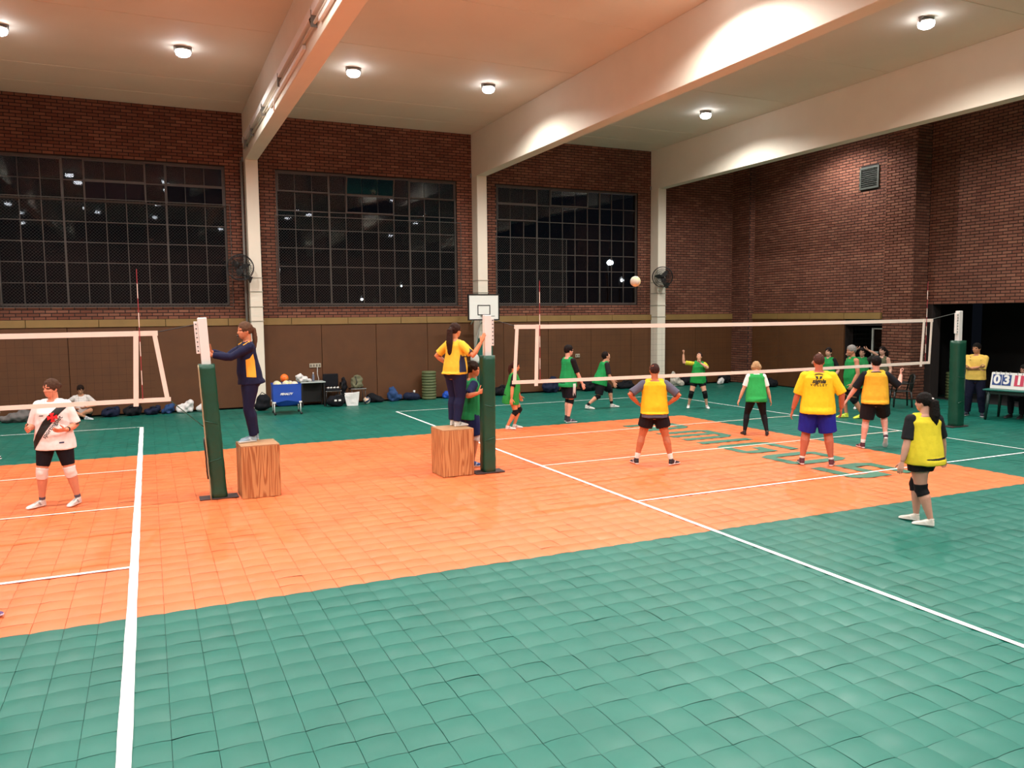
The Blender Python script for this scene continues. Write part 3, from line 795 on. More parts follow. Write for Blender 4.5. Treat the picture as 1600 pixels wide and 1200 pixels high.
hb = thing('basketball_backboard', 'white basketball backboard with black border on the middle column', 'backboard', (9.57, 22.93, 0))
MB().box((-.5, 0, 2.50), (.5, .04, 3.26)).build('board', mat('board_white', '#E6E8E2', .45), hb)
rect_frame(MB(), -.53, .53, 2.47, 3.29, .038, -.012, .05).build('border', M_BLACK, hb)
rect_frame(MB(), -.215, .215, 2.63, 2.95, .028, -.006, .001).build('target_square', M_BLACK, hb)
MB().tube([(.225 * math.cos(a), -.28 + .225 * math.sin(a), 2.60) for a in np.linspace(0, 2 * math.pi, 25)[:-1]], .011, 7, closed=True).build('rim', M_STEEL, hb, smooth=True)
MB().box((-.08, -.08, 2.58), (.08, 0, 2.64)).build('rim_bracket', M_BLACK, hb)
for a in (-.3, .3): MB().tube([(a, .04, 2.6), (a * .5, .72, 2.35)], .022, 8).build('stay', M_WHITE, hb, smooth=True)
for a in (-.3, .3): MB().tube([(a, .04, 3.1), (a * .5, .74, 3.1)], .022, 8).build('stay', M_WHITE, hb, smooth=True)
cp = MB().box((9.60, YB - .62, .0), (10.12, YB - .475, 1.9)).build('column_pad', mat('pad_teal', '#135A4C', .5, bump=.2, bscale=5), bevel=.03)
tag(cp, 'dark teal pad strapped to the middle column under the backboard', 'pad')
# bag of balls hanging by the column
kb = thing('ball_bag', 'pale net bag hanging on a cord left of the middle column', 'bag', (9.44, 23.42, 1.25))
mb = MB(); mb.sphere((0, 0, 0), (.15, .12, .17)); mb.sphere((.05, .0, -.06), (.13, .12, .12)); mb.tube([(0, 0, .1), (.02, 0, .32)], [.06, .02], 8)
obj('sack', finish(solid(mb, .02), mat('sack_white', '#C9C8C0', .8, bump=.4, bscale=30)), kb)
MB().tube([(.02, 0, .3), (.10, .0, .75), (.245, .02, 1.3)], .02, 6).build('cord', mat('sack_white', '#C9C8C0'), kb, smooth=True)
MB().tube([(.02, 0, .3), (.16, .04, .75), (.25, .10, 1.4)], .014, 6).build('cord', mat('sack_white', '#C9C8C0'), kb, smooth=True)

# ------------------------------------------------------------------ balls
def ball_mesh(r, mats):
    """volleyball: 6 faces of three curved strips with recessed seams"""
    v = []; f = []; m = []
    n = 6
    for ax in range(3):
        for sg in (-1, 1):
            for s3 in range(3):
                b = len(v)
                for j in range(3):
                    for i in range(n + 1):
                        p = -1 + 2 * i / n; q_ = -1 + 2 * (s3 + (j + .0) / 2) / 3
                        e = 0 if (j in (0, 2) or i in (0, n)) else 1
                        w = [0, 0, 0]; w[ax] = sg; w[(ax + 1) % 3] = p; w[(ax + 2) % 3] = q_
                        u = Vector(w); u = Vector([math.tan(x * math.pi / 4) if k != ax else x for k, x in enumerate(u)]).normalized()
                        v.append(u * r * (1 if e else .985))
                for j in range(2):
                    for i in range(n):
                        a = b + j * (n + 1) + i; q4 = (a, a + 1, a + n + 2, a + n + 1)
                        f.append(q4 if sg > 0 else q4[::-1]); m.append((s3 + ax) % len(mats))
    return mesh(v, f, 'ball', True, mats, m)
M_BALLW = mat('ball_cream', '#C9C4B2', .5, bump=.1, bscale=60); M_BALLY = mat('ball_yellow', '#E0D49A', .5); M_BALLO = mat('ball_orange', '#F06A1E', .5); M_BALLB = mat('ball_navy', '#20304E', .5)
tag(obj('volleyball', ball_mesh(.11, [M_BALLW, M_BALLW, M_BALLY]), None, (9.27, 14.0, 3.30), (.4, .3, .7)), 'cream volleyball flying high in front of the third window', 'ball')

# ------------------------------------------------------------------ ball cart and the clutter along the window wall
M_CART = mat('cart_blue', '#1746A8', .6, var=.06, vscale=4, bump=.15, bscale=9)
cx_, cy_ = 3.34, 22.05
ca = thing('ball_cart', 'blue cloth ball cart on white legs by the white column', 'cart', (cx_, cy_, 0), -.06)
v = []; f = []; n = 9; hx, hy = .37, .33
ring = [(-hx, -hy), (0, -hy - .015), (hx, -hy), (hx + .01, 0), (hx, hy), (0, hy + .015), (-hx, hy), (-hx - .01, 0)]
drop = [.33, .40, .33, .36, .33, .40, .33, .36]
levels = [(.82, 1.0), (.7, .99), (.55, .985)]
for z, s_ in levels: v += [(a * s_, b * s_, z) for a, b in ring]
v += [(a * .97, b * .97, dz) for (a, b), dz in zip(ring, drop)]
v += [(a * .6, b * .6, .24) for a, b in ring]
for i in range(4):
    for k in range(8):
        l = (k + 1) % 8; f.append((i * 8 + k, (i + 1) * 8 + k, (i + 1) * 8 + l, i * 8 + l))
f.append(tuple(32 + k for k in range(8)))
f = [q_[::-1] for q_ in f]
bag_me = mesh(v, f, 'bag', False, [M_CART]); fix(bag_me)
obj('cloth_bin', evaluated(bag_me, [('SOLIDIFY', dict(thickness=.012))]), ca)
MB().tube([(-hx, -hy, .82), (hx, -hy, .82), (hx, hy, .82), (-hx, hy, .82)], .014, 8, closed=True).build('rim_tube', M_CART, ca, smooth=True)
for sx in (-1, 1):
    for sy in (-1, 1):
        lg = MB().tube([(sx * (hx - .03), sy * (hy - .03), .36), (sx * (hx - .03), sy * (hy - .03), .075)], .014, 8).build('leg', M_WHITE, ca, smooth=True)
        MB().cbox((sx * (hx - .03), sy * (hy - .03), .345), (.075, .05, .04)).build('bracket', M_WHITE, lg)
        MB().lathe([(.012, -.018), (.035, -.014), (.035, .014), (.012, .018)], 12, 0, Matrix.Translation((sx * (hx - .03) + .015, sy * (hy - .03), .035)) @ Matrix.Rotation(math.pi / 2, 4, 'X')).build('caster', M_BLACK, lg, smooth=True)
TM = Matrix.Translation((.0, -hy - .0235, .57)) @ Matrix.Rotation(math.pi / 2, 4, 'X')
text_obj('lettering', 'PENALTY', .075, M_WHITE, TM @ Matrix.Translation((-.03, 0, 0)), ca, shear=.35, bold=.004)
bw = ball_mesh(.105, [M_BALLW, M_BALLW, M_BALLY]); bo = ball_mesh(.11, [M_BALLO, M_BALLO, mat('ball_orange2', '#E0882E', .5)])
for k, (dx, dy, dz, b_) in enumerate(((-.235, -.18, .80, bw), (-.02, -.19, .82, bw), (.20, -.18, .79, bw), (-.22, .12, .80, bw), (.12, .12, .79, bw), (-.03, .03, .975, bo), (.0, .0, .56, bw), (.23, .03, .57, bw), (-.23, 0, .56, bw))):
    lab = ['cream volleyball at the front left of the blue cart', 'cream volleyball heaped in the middle of the blue cart', 'cream volleyball at the front right of the blue cart', 'cream volleyball at the rear left of the blue cart', 'cream volleyball at the rear of the blue cart', 'orange ball on top of the blue cart', 'volleyball deep inside the blue cart, middle', 'volleyball deep inside the blue cart, right', 'volleyball deep inside the blue cart, left'][k]
    o = obj('volleyball', b_, None, (cx_ + dx, cy_ + dy, dz), (k * .7, k * .4, k)); tag(o, lab, 'ball', 'balls in the blue cart')

def blob_noise(me, amp, sc, seed=0.):
    a = co_of(me); nrm = np.empty(len(me.vertices) * 3); me.vertices.foreach_get('normal', nrm); nrm = nrm.reshape(-1, 3)
    for i in range(len(a)):
        p = Vector(a[i]) * sc + Vector((seed, seed * 2, 0)); a[i] += nrm[i] * amp * noise.noise(p)
    a[:, 2] = np.maximum(a[:, 2], 0.0)
    set_co(me, a); return me
def soft(name, label, cat, loc, blobs, m, voxel=.028, amp=.03, sc=9, group=None, rz=0., strap=None, extra=None):
    """a soft lumpy thing lying on the floor: blobs of (centre, radii)"""
    mb = MB()
    for c, r in blobs: mb.sphere(c, r, 12, 8)
    me = blob_noise(solid(mb, voxel, 2), amp, sc, seed=loc[0]); finish(me, [m])
    if strap or extra:
        r = thing(name, label, cat, loc, rz, group)
        obj('body', me, r)
        if strap: MB().tube(strap, .013, 6).build('strap', M_BLACK, r, smooth=True)
        if extra: extra(r)
    else:
        r = obj(name, me, None, loc, (0, 0, rz)); tag(r, label, cat, group)
    return r
B_ = cloth('bag_black', '#15161B'); NV = cloth('bag_navy', '#1A2138'); BL_ = cloth('jacket_blue', '#2C4672'); WC = cloth('cloth_white', '#DAD8D6'); GY = cloth('bag_grey', '#6F6A68'); OL = cloth('bag_olive', '#6B6A52')
soft('sports_bag', 'black bag standing left of the blue ball cart', 'bag', (2.86, 23.15, 0), [((0, 0, .22), (.2, .16, .23)), ((-.03, 0, .12), (.23, .18, .13)), ((.06, 0, .3), (.14, .12, .16))], B_, strap=[(-.1, 0, .42), (-.02, -.02, .52), (.1, 0, .44)])
def logo(r):
    MB().cbox((-.06, -.2, .2), (.07, .012, .05)).build('buckle', M_WHITE, r); MB().cbox((.06, -.2, .2), (.07, .012, .05)).build('buckle', M_WHITE, r)
soft('sports_bag', 'black bag with white buckles under the small table', 'bag', (4.92, 23.10, 0), [((0, 0, .15), (.25, .15, .17)), ((.08, 0, .22), (.18, .12, .15)), ((-.12, 0, .17), (.18, .14, .15))], B_, strap=[(-.05, -.17, .28), (.12, -.18, .37), (.24, -.1, .36)], extra=logo)
# small table with bottle and bag on it
st = thing('side_table', 'small dark table with pale top beside the blue cart', 'table', (4.32, 23.62, 0))
MB().box((-.36, -.26, .70), (.36, .28, .73)).build('table_top', mat('table_pale', '#B9C7C4', .2), st, bevel=.006)
for sx in (-.32, .32):
    for sy in (-.22, .24): MB().box((sx - .02, sy - .02, 0), (sx + .02, sy + .02, .70)).build('leg', M_BLACK, st)
MB().box((-.31, .2, .1), (.31, .23, .7)).build('back_panel', mat('panel_black', '#161413', .6), st)
wb = thing('water_bottle', 'clear plastic bottle on the small table', 'bottle', (4.37, 23.60, .732))
MB().lathe([(.03, 0), (.036, .01), (.036, .15), (.034, .18), (.014, .215), (.013, .235)], 14).build('bottle_body', mat('bottle_clear', '#9BA3B8', .15, trans=.6), wb, smooth=True)
MB().lathe([(.016, .232), (.016, .262)], 12).build('cap', M_WHITE, wb)
mb = MB(); mb.sphere((0, 0, .08), (.17, .12, .09)); mb.sphere((-.10, .0, .14), (.11, .1, .12)); mb.sphere((.13, 0, .05), (.12, .1, .05))
tag(obj('carrier_bag', finish(blob_noise(solid(mb, .02, 1), .04, 14), [WC]), None, (4.05, 23.48, .732)), 'crumpled white carrier bag on the small table next to the orange ball', 'bag')
# wall sockets
def outlet(label, x, z, n, cable=None):
    r = thing('wall_socket', label, 'socket', (x, YB - .075, z))
    MB().box((-.085 * n, -.03, -.06), (.085 * n, 0, .06)).build('socket_box', mat('socket_ivory', '#B5AC98', .5), r, bevel=.006)
    for k in range(n * 2):
        MB().cbox((-.085 * n + .085 * (k + .5), -.032, 0), (.045, .008, .07)).build('outlet', mat('socket_dark', '#6A6257', .5), r)
    if cable: MB().tube(cable, .008, 6).build('cable', M_WHITE, r, smooth=True)
outlet('pair of ivory sockets with a dangling cable above the small table', 4.52, 1.17, 2, [(.06, -.035, -.05), (.05, -.05, -.25), (.09, -.04, -.42), (.02, -.06, -.55)])
outlet('single pale socket on the brown panel beyond the net', 13.55, 1.2, 1)
# office chair and seat with backpack
oc = thing('office_chair', 'black office chair against the brown wall', 'chair', (4.92, 23.62, 0))
MB().box((-.23, -.22, .42), (.23, .2, .49)).build('seat', B_, oc, bevel=.03)
MB().box((-.23, .17, .52), (.23, .23, .92)).build('backrest', B_, oc, bevel=.028)
for s_ in (-1, 1):
    MB().tube([(s_ * .25, .12, .5), (s_ * .27, .1, .66), (s_ * .27, -.14, .66), (s_ * .25, -.16, .46)], .016, 8).build('armrest', M_BLACK, oc, smooth=True)
    for sy in (-.18, .18): MB().tube([(s_ * .21, sy, .43), (s_ * .23, sy * 1.1, 0)], .014, 8).build('leg', M_BLACK, oc, smooth=True)
MB().tube([(-.24, -.2, .425), (.24, -.2, .425)], .012, 8).build('front_rail', M_STEEL, oc)
for k, dx in enumerate((-.15, -.06, .04, .14)):
    tag(obj('shoe', (lambda q_: finish(solid(q_, .014, 1), [mat('small_white', '#D8D6D2', .6)]))(MB().sphere((0, 0, .028), (.045, .03, .028), 8, 6).sphere((.02, .0, .035), (.022, .024, .03), 8, 6)), None, (4.92 + dx, 23.5, .492), (0, 0, dx)), 'small pale thing on the office chair seat, %s from the left' % ['first', 'second', 'third', 'fourth'][k], 'trinket', 'things on the office chair')
fc = thing('folding_seat', 'plain seat with steel edge holding the olive backpack', 'chair', (5.68, 23.66, 0))
MB().box((-.22, -.2, .44), (.22, .2, .465)).build('seat', B_, fc, bevel=.008)
MB().tube([(-.23, -.21, .455), (.23, -.21, .455)], .014, 8).build('front_rail', M_STEEL, fc)
for sx in (-.2, .2):
    for sy in (-.18, .18): MB().tube([(sx, sy, .45), (sx * 1.1, sy, 0)], .013, 8).build('leg', mat('leg_dark', '#3A3632', .5), fc, smooth=True)
soft('backpack', 'olive backpack on the seat next to the office chair', 'backpack', (5.66, 23.62, .466), [((0, 0, .2), (.17, .12, .22)), ((0, -.03, .1), (.19, .14, .11)), ((.09, 0, .26), (.10, .1, .13))], OL, amp=.05, sc=12, strap=[(-.06, -.1, .36), (-.02, -.13, .2), (-.08, -.14, .06)])
soft('jacket', 'dark jacket hanging between the two chairs', 'jacket', (5.30, 23.78, 0), [((0, 0, .5), (.085, .1, .3)), ((.0, 0, .2), (.09, .12, .22))], B_, amp=.05)
tb = MB().add([(-.17, -.09, 0), (.15, -.1, 0), (.16, .09, 0), (-.16, .1, 0), (-.24, -.1, .36), (.19, -.12, .40), (.2, .1, .40), (-.23, .11, .37), (-.02, -.12, .36), (-.02, .12, .36)],
              [(0, 3, 2, 1), (0, 1, 5, 8, 4), (1, 2, 6, 5), (2, 3, 7, 9, 6), (3, 0, 4, 7)])
tbm = evaluated(tb.mesh([WC]), [('SUBSURF', dict(levels=2, subdivision_type='SIMPLE')), ('SOLIDIFY', dict(thickness=.006))])
tag(obj('tote_bag', finish(blob_noise(tbm, .02, 7, 3.), [mat('tote_white', '#E6E4E2', .8)], False), None, (5.42, 23.16, 0), (0, 0, -.2)), 'upright white tote bag on the floor between the chairs', 'bag')
tag(obj('volleyball', ball_mesh(.11, [M_BALLW, mat('ball_tan', '#D9B79C', .5), M_BALLB]), None, (5.88, 23.3, .11), (.3, 1, .2)), 'cream and navy volleyball on the floor under the seat', 'ball')
soft('sports_bag', 'flat black bag right of the floor volleyball', 'bag', (6.22, 23.72, 0), [((0, 0, .1), (.25, .17, .12)), ((-.1, 0, .15), (.15, .16, .14)), ((.14, -.05, .06), (.17, .16, .07))], B_)
soft('jacket', 'blue jacket heaped on the floor against the wall', 'jacket', (6.82, 23.75, 0), [((0, 0, .16), (.18, .17, .19)), ((-.02, .02, .3), (.12, .12, .16)), ((.1, 0, .1), (.18, .16, .11))], BL_, amp=.06)
soft('sports_bag', 'long dark bag between blue jacket and drum stack', 'bag', (7.42, 23.78, 0), [((0, 0, .11), (.24, .15, .13)), ((.15, 0, .08), (.16, .14, .1)), ((-.13, 0, .12), (.14, .15, .12))], NV)
tag(obj('paper_cup', MB().lathe([(.025, 0), (.035, .08)], 12).mesh([M_WHITE], True), None, (7.5, 23.72, .222)), 'small white cup on the dark bag left of the drum stack', 'cup')
# stack of ribbed drums / weight rings
M_RING = mat('ring_green', '#5A6440', .6, var=.1, vscale=8)
def ring_stack(label0, x, y, n, g):
    RI = MB().lathe([(.2, 0), (.225, .012), (.225, .075), (.205, .086), (.19, .088)], 20).mesh([M_RING], True)
    for k in range(n):
        tag(obj('rubber_ring', RI, None, (x + random.uniform(-.006, .006), y, .003 + k * .0885)), '%s, %s' % (label0, 'topmost' if k == n - 1 else ['lowest', 'second', 'third', 'fourth', 'fifth', 'sixth', 'seventh', 'eighth', 'ninth', 'topmost'][k] + ' up'), 'ring', g)
ring_stack('green rubber ring in the wall stack', 8.0, 23.75, 10, 'green rings stacked by the wall')
soft('carrier_bag', 'crumpled bright blue bag beside the ring stack', 'bag', (8.62, 23.7, 0), [((0, 0, .11), (.2, .15, .13)), ((.1, 0, .14), (.12, .1, .12))], mat('blue_plastic', '#1E4FB8', .35, bump=.5, bscale=18), amp=.07, sc=14)
# left end of the wall: bags and clothes
soft('sports_bag', 'light grey crumpled bag at far left by the wall', 'bag', (-3.1, 23.6, 0), [((0, 0, .13), (.3, .2, .16)), ((.1, 0, .2), (.18, .15, .15)), ((-.25, 0, .09), (.2, .16, .1))], GY, amp=.06)
for k, (x, sx, sz, m, lab) in enumerate(((-1.0, .22, .2, NV, 'dark navy bag right of the seated woman'), (-.46, .22, .22, B_, 'black bag behind the net side tape'), (.03, .19, .18, NV, 'navy bag heaped left of the jeans'))):
    soft('sports_bag', lab, 'bag', (x, 23.72, 0), [((0, 0, sz * .55), (sx, .19, sz * .65)), ((.1, 0, sz * .8), (sx * .6, .15, sz * .5)), ((-.12, -.04, sz * .5), (sx * .6, .17, sz * .5))], m, amp=.05, strap=[(-.1, -.12, sz), (.0, -.14, sz + .06), (.12, -.12, sz)])
soft('jeans', 'blue jeans dropped on the floor by the wall', 'trousers', (.42, 23.75, 0), [((0, 0, .11), (.13, .14, .13)), ((.06, 0, .16), (.10, .11, .13)), ((-.06, 0, .06), (.12, .13, .07))], BL_, amp=.07)
soft('towel', 'white cloth draped high beside the blue jeans', 'towel', (.86, 23.72, 0), [((0, 0, .12), (.19, .15, .14)), ((.1, 0, .22), (.11, .11, .15)), ((-.12, 0, .1), (.12, .12, .12))], WC, amp=.06)
soft('towel', 'low white cloth right beside the green post pad', 'towel', (1.32, 23.72, 0), [((0, 0, .1), (.2, .14, .12)), ((.1, 0, .09), (.2, .14, .09))], WC, amp=.05)
# middle and right of the wall
for k, (x, y, sx, sz, m, lab) in enumerate(((10.45, 23.75, .3, .25, B_, 'black bag right of the middle column'), (12.35, 23.75, .32, .42, NV, 'tall navy bag behind the first green bib boy'), (12.98, 23.72, .24, .16, B_, 'low black bag left of the racket bag'),
                                      (13.75, 23.6, .38, .36, B_, 'black sports bag with a pale stripe on the floor'), (15.3, 23.75, .4, .22, B_, 'black bag heap beside the rear fan column'),
                                      (18.0, 23.75, .28, .3, B_, 'black bag behind the serving woman'), (18.65, 23.75, .24, .26, NV, 'dark bag right of the serving woman'), (19.7, 23.72, .28, .3, B_, 'black bag near the brick corner pier'))):
    soft('sports_bag', lab, 'bag', (x, y, 0), [((0, 0, sz * .5), (sx, .2, sz * .6)), ((.08, 0, sz * .8), (sx * .6, .16, sz * .5)), ((-.12, -.04, sz * .45), (sx * .7, .18, sz * .5))], m, amp=.05, strap=[(-.12, -.1, sz * .9), (.0, -.14, sz + .12), (.14, -.1, sz * .95)] if k % 2 == 0 else None)
soft('towel', 'pale patterned heap of clothes behind the rear fan column', 'clothes', (17.35, 23.6, 0), [((0, 0, .2), (.2, .15, .24)), ((.15, -.05, .1), (.22, .16, .11)), ((-.05, 0, .38), (.11, .1, .15))], mat('cloth_pattern', '#B5AFA2', .8, var=.5, vscale=14), amp=.06)
soft('towel', 'small white cloth among the black bags', 'towel', (19.18, 23.32, 0), [((0, 0, .09), (.14, .1, .1)), ((.1, 0, .16), (.07, .07, .12))], WC, amp=.05)
tag(obj('tray', MB().box((-.35, -.12, .0), (.35, .12, .05)).box((-.3, -.1, .05), (.2, .1, .08)).mesh([mat('tray_grey', '#8A8D8B', .4)]), None, (19.9, 22.3, 0), (0, 0, -.9)), 'low pale equipment case lying by the right brown wall', 'case')
soft('sports_bag', 'small black bag by the right brown wall', 'bag', (20.1, 21.6, 0), [((0, 0, .12), (.2, .2, .15)), ((.0, .1, .2), (.12, .12, .13))], B_)

# ------------------------------------------------------------------ scorer's table, scoreboard, plastic chair
M_GPL = mat('table_green', '#1F6A60', .35)
tbx, tby = 18.88, 11.90
ta = thing('plastic_table', 'green plastic table under the scoreboard', 'table', (tbx, tby, 0), R_(-77.4))
MB().box((-.78, -.42, .71), (.78, .42, .745)).build('table_top', M_GPL, ta, bevel=.012)
MB().box((-.72, -.37, .63), (.72, .37, .71)).build('apron', mat('table_dark', '#0C2A26', .5), ta)
for sx in (-.66, .66):
    for sy in (-.34, .34): MB().tube([(sx, sy, .71), (sx * 1.08, sy * 1.1, 0)], [.045, .03], 8).build('leg', mat('table_dark', '#0C2A26'), ta, smooth=True)
sb = thing('scoreboard', 'white flip scoreboard reading 03 and 12 on the green table', 'scoreboard', (18.66, 12.06, .748), R_(-83))
Mt = Matrix.Rotation(-.2, 4, 'X')
MB().box((-.53, -.012, .0), (.53, .012, .39), 0, Mt).build('board', M_WHITE, sb, bevel=.004)
MB().box((-.53, .15, .0), (.53, .17, .37), 0, Matrix.Rotation(.14, 4, 'X')).build('rear_board', M_WHITE, sb)
for k, (dx, ch, m) in enumerate(((-.385, '0', mat('card_blue', '#22407E', .6)), (-.165, '3', MATS['card_blue']), (.115, '1', mat('card_red', '#C43A56', .6)), (.335, '2', MATS['card_red']))):
    cd = MB().box((dx - .102, -.020, .085), (dx + .102, -.013, .345), 0, Mt).build('number_card', m, sb)
    text_obj('numeral', ch, .29, M_WHITE, Mt @ Matrix.Translation((dx, -.0215, .215)) @ Matrix.Rotation(math.pi / 2, 4, 'X') @ Matrix.Scale(1.05, 4, (1, 0, 0)), cd, bold=.012)
    for e in (-.05, .05):
        MB().tube([Mt @ Vector((dx + e, .02 * math.cos(a) * 1.8 + .01, .385 + .035 * math.sin(a))) for a in np.linspace(0, 2 * math.pi, 13)[:-1]], .006, 5, closed=True).build('ring', M_STEEL, sb, smooth=True)
def plastic_chair(label, x, y, rz):
    r = thing('plastic_chair', label, 'chair', (x, y, 0), rz); m = mat('chair_plastic', '#1B1E1C', .4)
    MB().box((-.22, -.21, .42), (.22, .22, .45)).build('seat', m, r, bevel=.012)
    for sx in (-1, 1):
        for sy, dx in ((-.2, 1.12), (.22, 1.12)): MB().tube([(sx * .2, sy, .43), (sx * .2 * dx, sy * 1.12, 0)], [.03, .022], 8).build('leg', m, r, smooth=True)
        MB().tube([(sx * .22, .22, .44), (sx * .24, .26, .66), (sx * .25, -.12, .66), (sx * .22, -.18, .44)], .02, 8).build('armrest', m, r, smooth=True)
    MB().tube([(-.22, .22, .45), (-.22, .30, .84), (-.08, .32, .89), (.08, .32, .89), (.22, .30, .84), (.22, .22, .45)], .02, 8).build('back_frame', m, r, smooth=True)
    for dx in (-.13, -.065, 0, .065, .13): MB().box((dx - .018, .24, .46), (dx + .018, .255, .87), 0, Matrix.Translation((0, .24, .45)) @ Matrix.Rotation(-.17, 4, 'X') @ Matrix.Translation((0, -.24, -.45))).build('back_slat', m, r)
    return r
plastic_chair('dark plastic armchair in front of the brick pier', 18.9, 15.35, -2.2)
ring_stack('dim ring in the alcove stack', 21.98, 16.0, 9, 'rings stacked in the dark opening')
#--PART3--
# ------------------------------------------------------------------ people
UP = Vector((0, 0, 1))
def smooth_min(x, a, b): return a + (b - a) * max(0., min(1., x))
TORSO = {'m': [(-.075, .060, .056, .0), (-.03, .092, .070, -.004), (0, .096, .071, -.004), (.05, .092, .066, 0), (.10, .085, .060, .003), (.16, .092, .064, .004), (.215, .103, .069, .004), (.26, .106, .062, 0), (.288, .085, .050, -.004), (.312, .048, .040, -.006)],
         'f': [(-.075, .062, .058, .0), (-.03, .099, .073, -.006), (0, .103, .075, -.006), (.05, .093, .066, 0), (.10, .080, .056, .003), (.16, .085, .063, .006), (.215, .092, .072, .010), (.26, .095, .058, 0), (.288, .076, .046, -.004), (.312, .044, .038, -.006)]}
def lerp_sec(tab, t):
    if t <= tab[0][0]: return tab[0][1:]
    for a, b in zip(tab[:-1], tab[1:]):
        if t <= b[0]:
            k = (t - a[0]) / (b[0] - a[0]); return tuple(a[i] + (b[i] - a[i]) * k for i in (1, 2, 3))
    return tab[-1][1:]

def loft(mb, secs, n=18, sq=.9):
    """secs: (centre, x half axis vector, y half axis vector)"""
    v = []; f = []
    for c, ax, ay in secs:
        for k in range(n):
            a = 2 * math.pi * k / n; ca, sa = math.cos(a), math.sin(a)
            v.append(c + ax * math.copysign(abs(ca) ** sq, ca) + ay * math.copysign(abs(sa) ** sq, sa))
    for i in range(len(secs) - 1):
        for k in range(n):
            l = (k + 1) % n; f.append((i * n + k, i * n + l, (i + 1) * n + l, (i + 1) * n + k))
    f.append(tuple(range(n))[::-1]); f.append(tuple((len(secs) - 1) * n + k for k in range(n)))
    b = len(mb.v); mb.v += v; fl = [tuple(b + i for i in q_) for q_ in f]
    c = (secs[1][0] - secs[0][0]).dot(secs[0][1].cross(secs[0][2]))
    if c < 0: fl = [q_[::-1] for q_ in fl]
    mb.f += fl; mb.m += [0] * len(fl)

# canonical head: unit = chin to crown, x forward, y left, z up, origin at mid height
def make_head():
    mb = MB(); X, Y = Vector((1, 0, 0)), Vector((0, 1, 0))
    tab = [(-.50, .20, .09, .09), (-.45, .185, .165, .165), (-.37, .14, .23, .245), (-.26, .085, .285, .325), (-.12, .04, .315, .385), (0, .01, .335, .42), (.12, 0, .345, .436),
           (.25, -.01, .335, .425), (.36, -.02, .29, .365), (.44, -.02, .21, .27), (.49, -.02, .10, .14)]
    loft(mb, [(Vector((f_, 0, z)), X * hf, Y * hl) for z, f_, hl, hf in tab], 22, 1.0)
    mb.tube([(.39, 0, .03), (.445, 0, -.06), (.485, 0, -.125), (.40, 0, -.165)], [.035, .045, .062, .05], 8)
    for s in (-1, 1):
        mb.sphere((-.03, s * .335, -.06), (.085, .035, .14), 10, 7)
        mb.sphere((.30, s * .15, .085), (.12, .12, .045), 10, 6)
        mb.sphere((.25, s * .20, -.12), (.12, .09, .09), 10, 6)
    mb.sphere((.36, 0, -.285), (.075, .12, .045), 10, 6)
    mb.tube([(-.08, 0, -.2), (-.12, 0, -.75)], [.24, .24], 12)
    me = solid(mb, .03, 2)
    a = co_of(me)
    for s in (-1, 1):
        d = np.sqrt(((a[:, 1] - s * .15) / .085) ** 2 + ((a[:, 2] - .01) / .05) ** 2)
        w = np.exp(-d ** 2) * (a[:, 0] > .2); a[:, 0] -= .045 * w
    fs = faces_of(me); fm = []
    for f_ in fs:
        c = a[list(f_)].mean(axis=0); m = 0
        if c[0] > .22:
            y = abs(c[1])
            if ((y - .15) / .078) ** 2 + ((c[2] - .0) / .032) ** 2 < 1: m = 2 if ((y - .15) / .036) ** 2 + ((c[2]) / .036) ** 2 < 1 else 3
            elif abs(c[2] - .105 + .25 * max(0, y - .2)) < .026 and .06 < y < .25: m = 4
            elif (y / .12) ** 2 + ((c[2] + .285) / .042) ** 2 < 1 and c[0] > .3: m = 1
        fm.append(m)
    return a, fs, fm
HEAD = make_head()

# canonical right hand, metres: x along the fingers, y to the thumb, palm towards -z
def make_hand(curl, thumb):
    mb = MB()
    loft(mb, [(Vector((x, 0, 0)), Vector((0, w, 0)), Vector((0, 0, t_))) for x, w, t_ in ((-.03, .024, .019), (0, .028, .019), (.03, .038, .017), (.07, .042, .015), (.09, .040, .012))], 12, .8)
    for y, L, r in ((.031, .072, .0088), (.0105, .080, .009), (-.0105, .074, .0088), (-.031, .058, .0078)):
        p = Vector((.084, y, .002)); pts = [p - Vector((.03, 0, 0)), p]; a = 0
        for seg, cu in zip((.44, .31, .25), (.75, 1.0, .8)):
            a += curl * cu; p = p + Vector((math.cos(a), y * .6, -math.sin(a))) * L * seg; pts.append(p)
        mb.tube(pts, [r, r * 1.05, r, r * .92, r * .78], 8)
    p = Vector((.012, .028, -.004)); pts = [p - Vector((.01, .015, 0)), p]
    for seg, an in ((.040, 0), (.032, thumb), (.026, thumb * 2)):
        p = p + Vector((math.cos(.75 - an * .6), math.sin(.75 - an * .6), -.25 - an * .5)).normalized() * seg; pts.append(p)
    mb.tube(pts, [.012, .0125, .011, .0095, .0075], 8)
    me = solid(mb, .0046, 2, .4)
    return co_of(me), faces_of(me)
HANDS = {'relaxed': make_hand(.38, .2), 'open': make_hand(.10, .0), 'fist': make_hand(1.25, .7), 'grip': make_hand(.7, .35)}

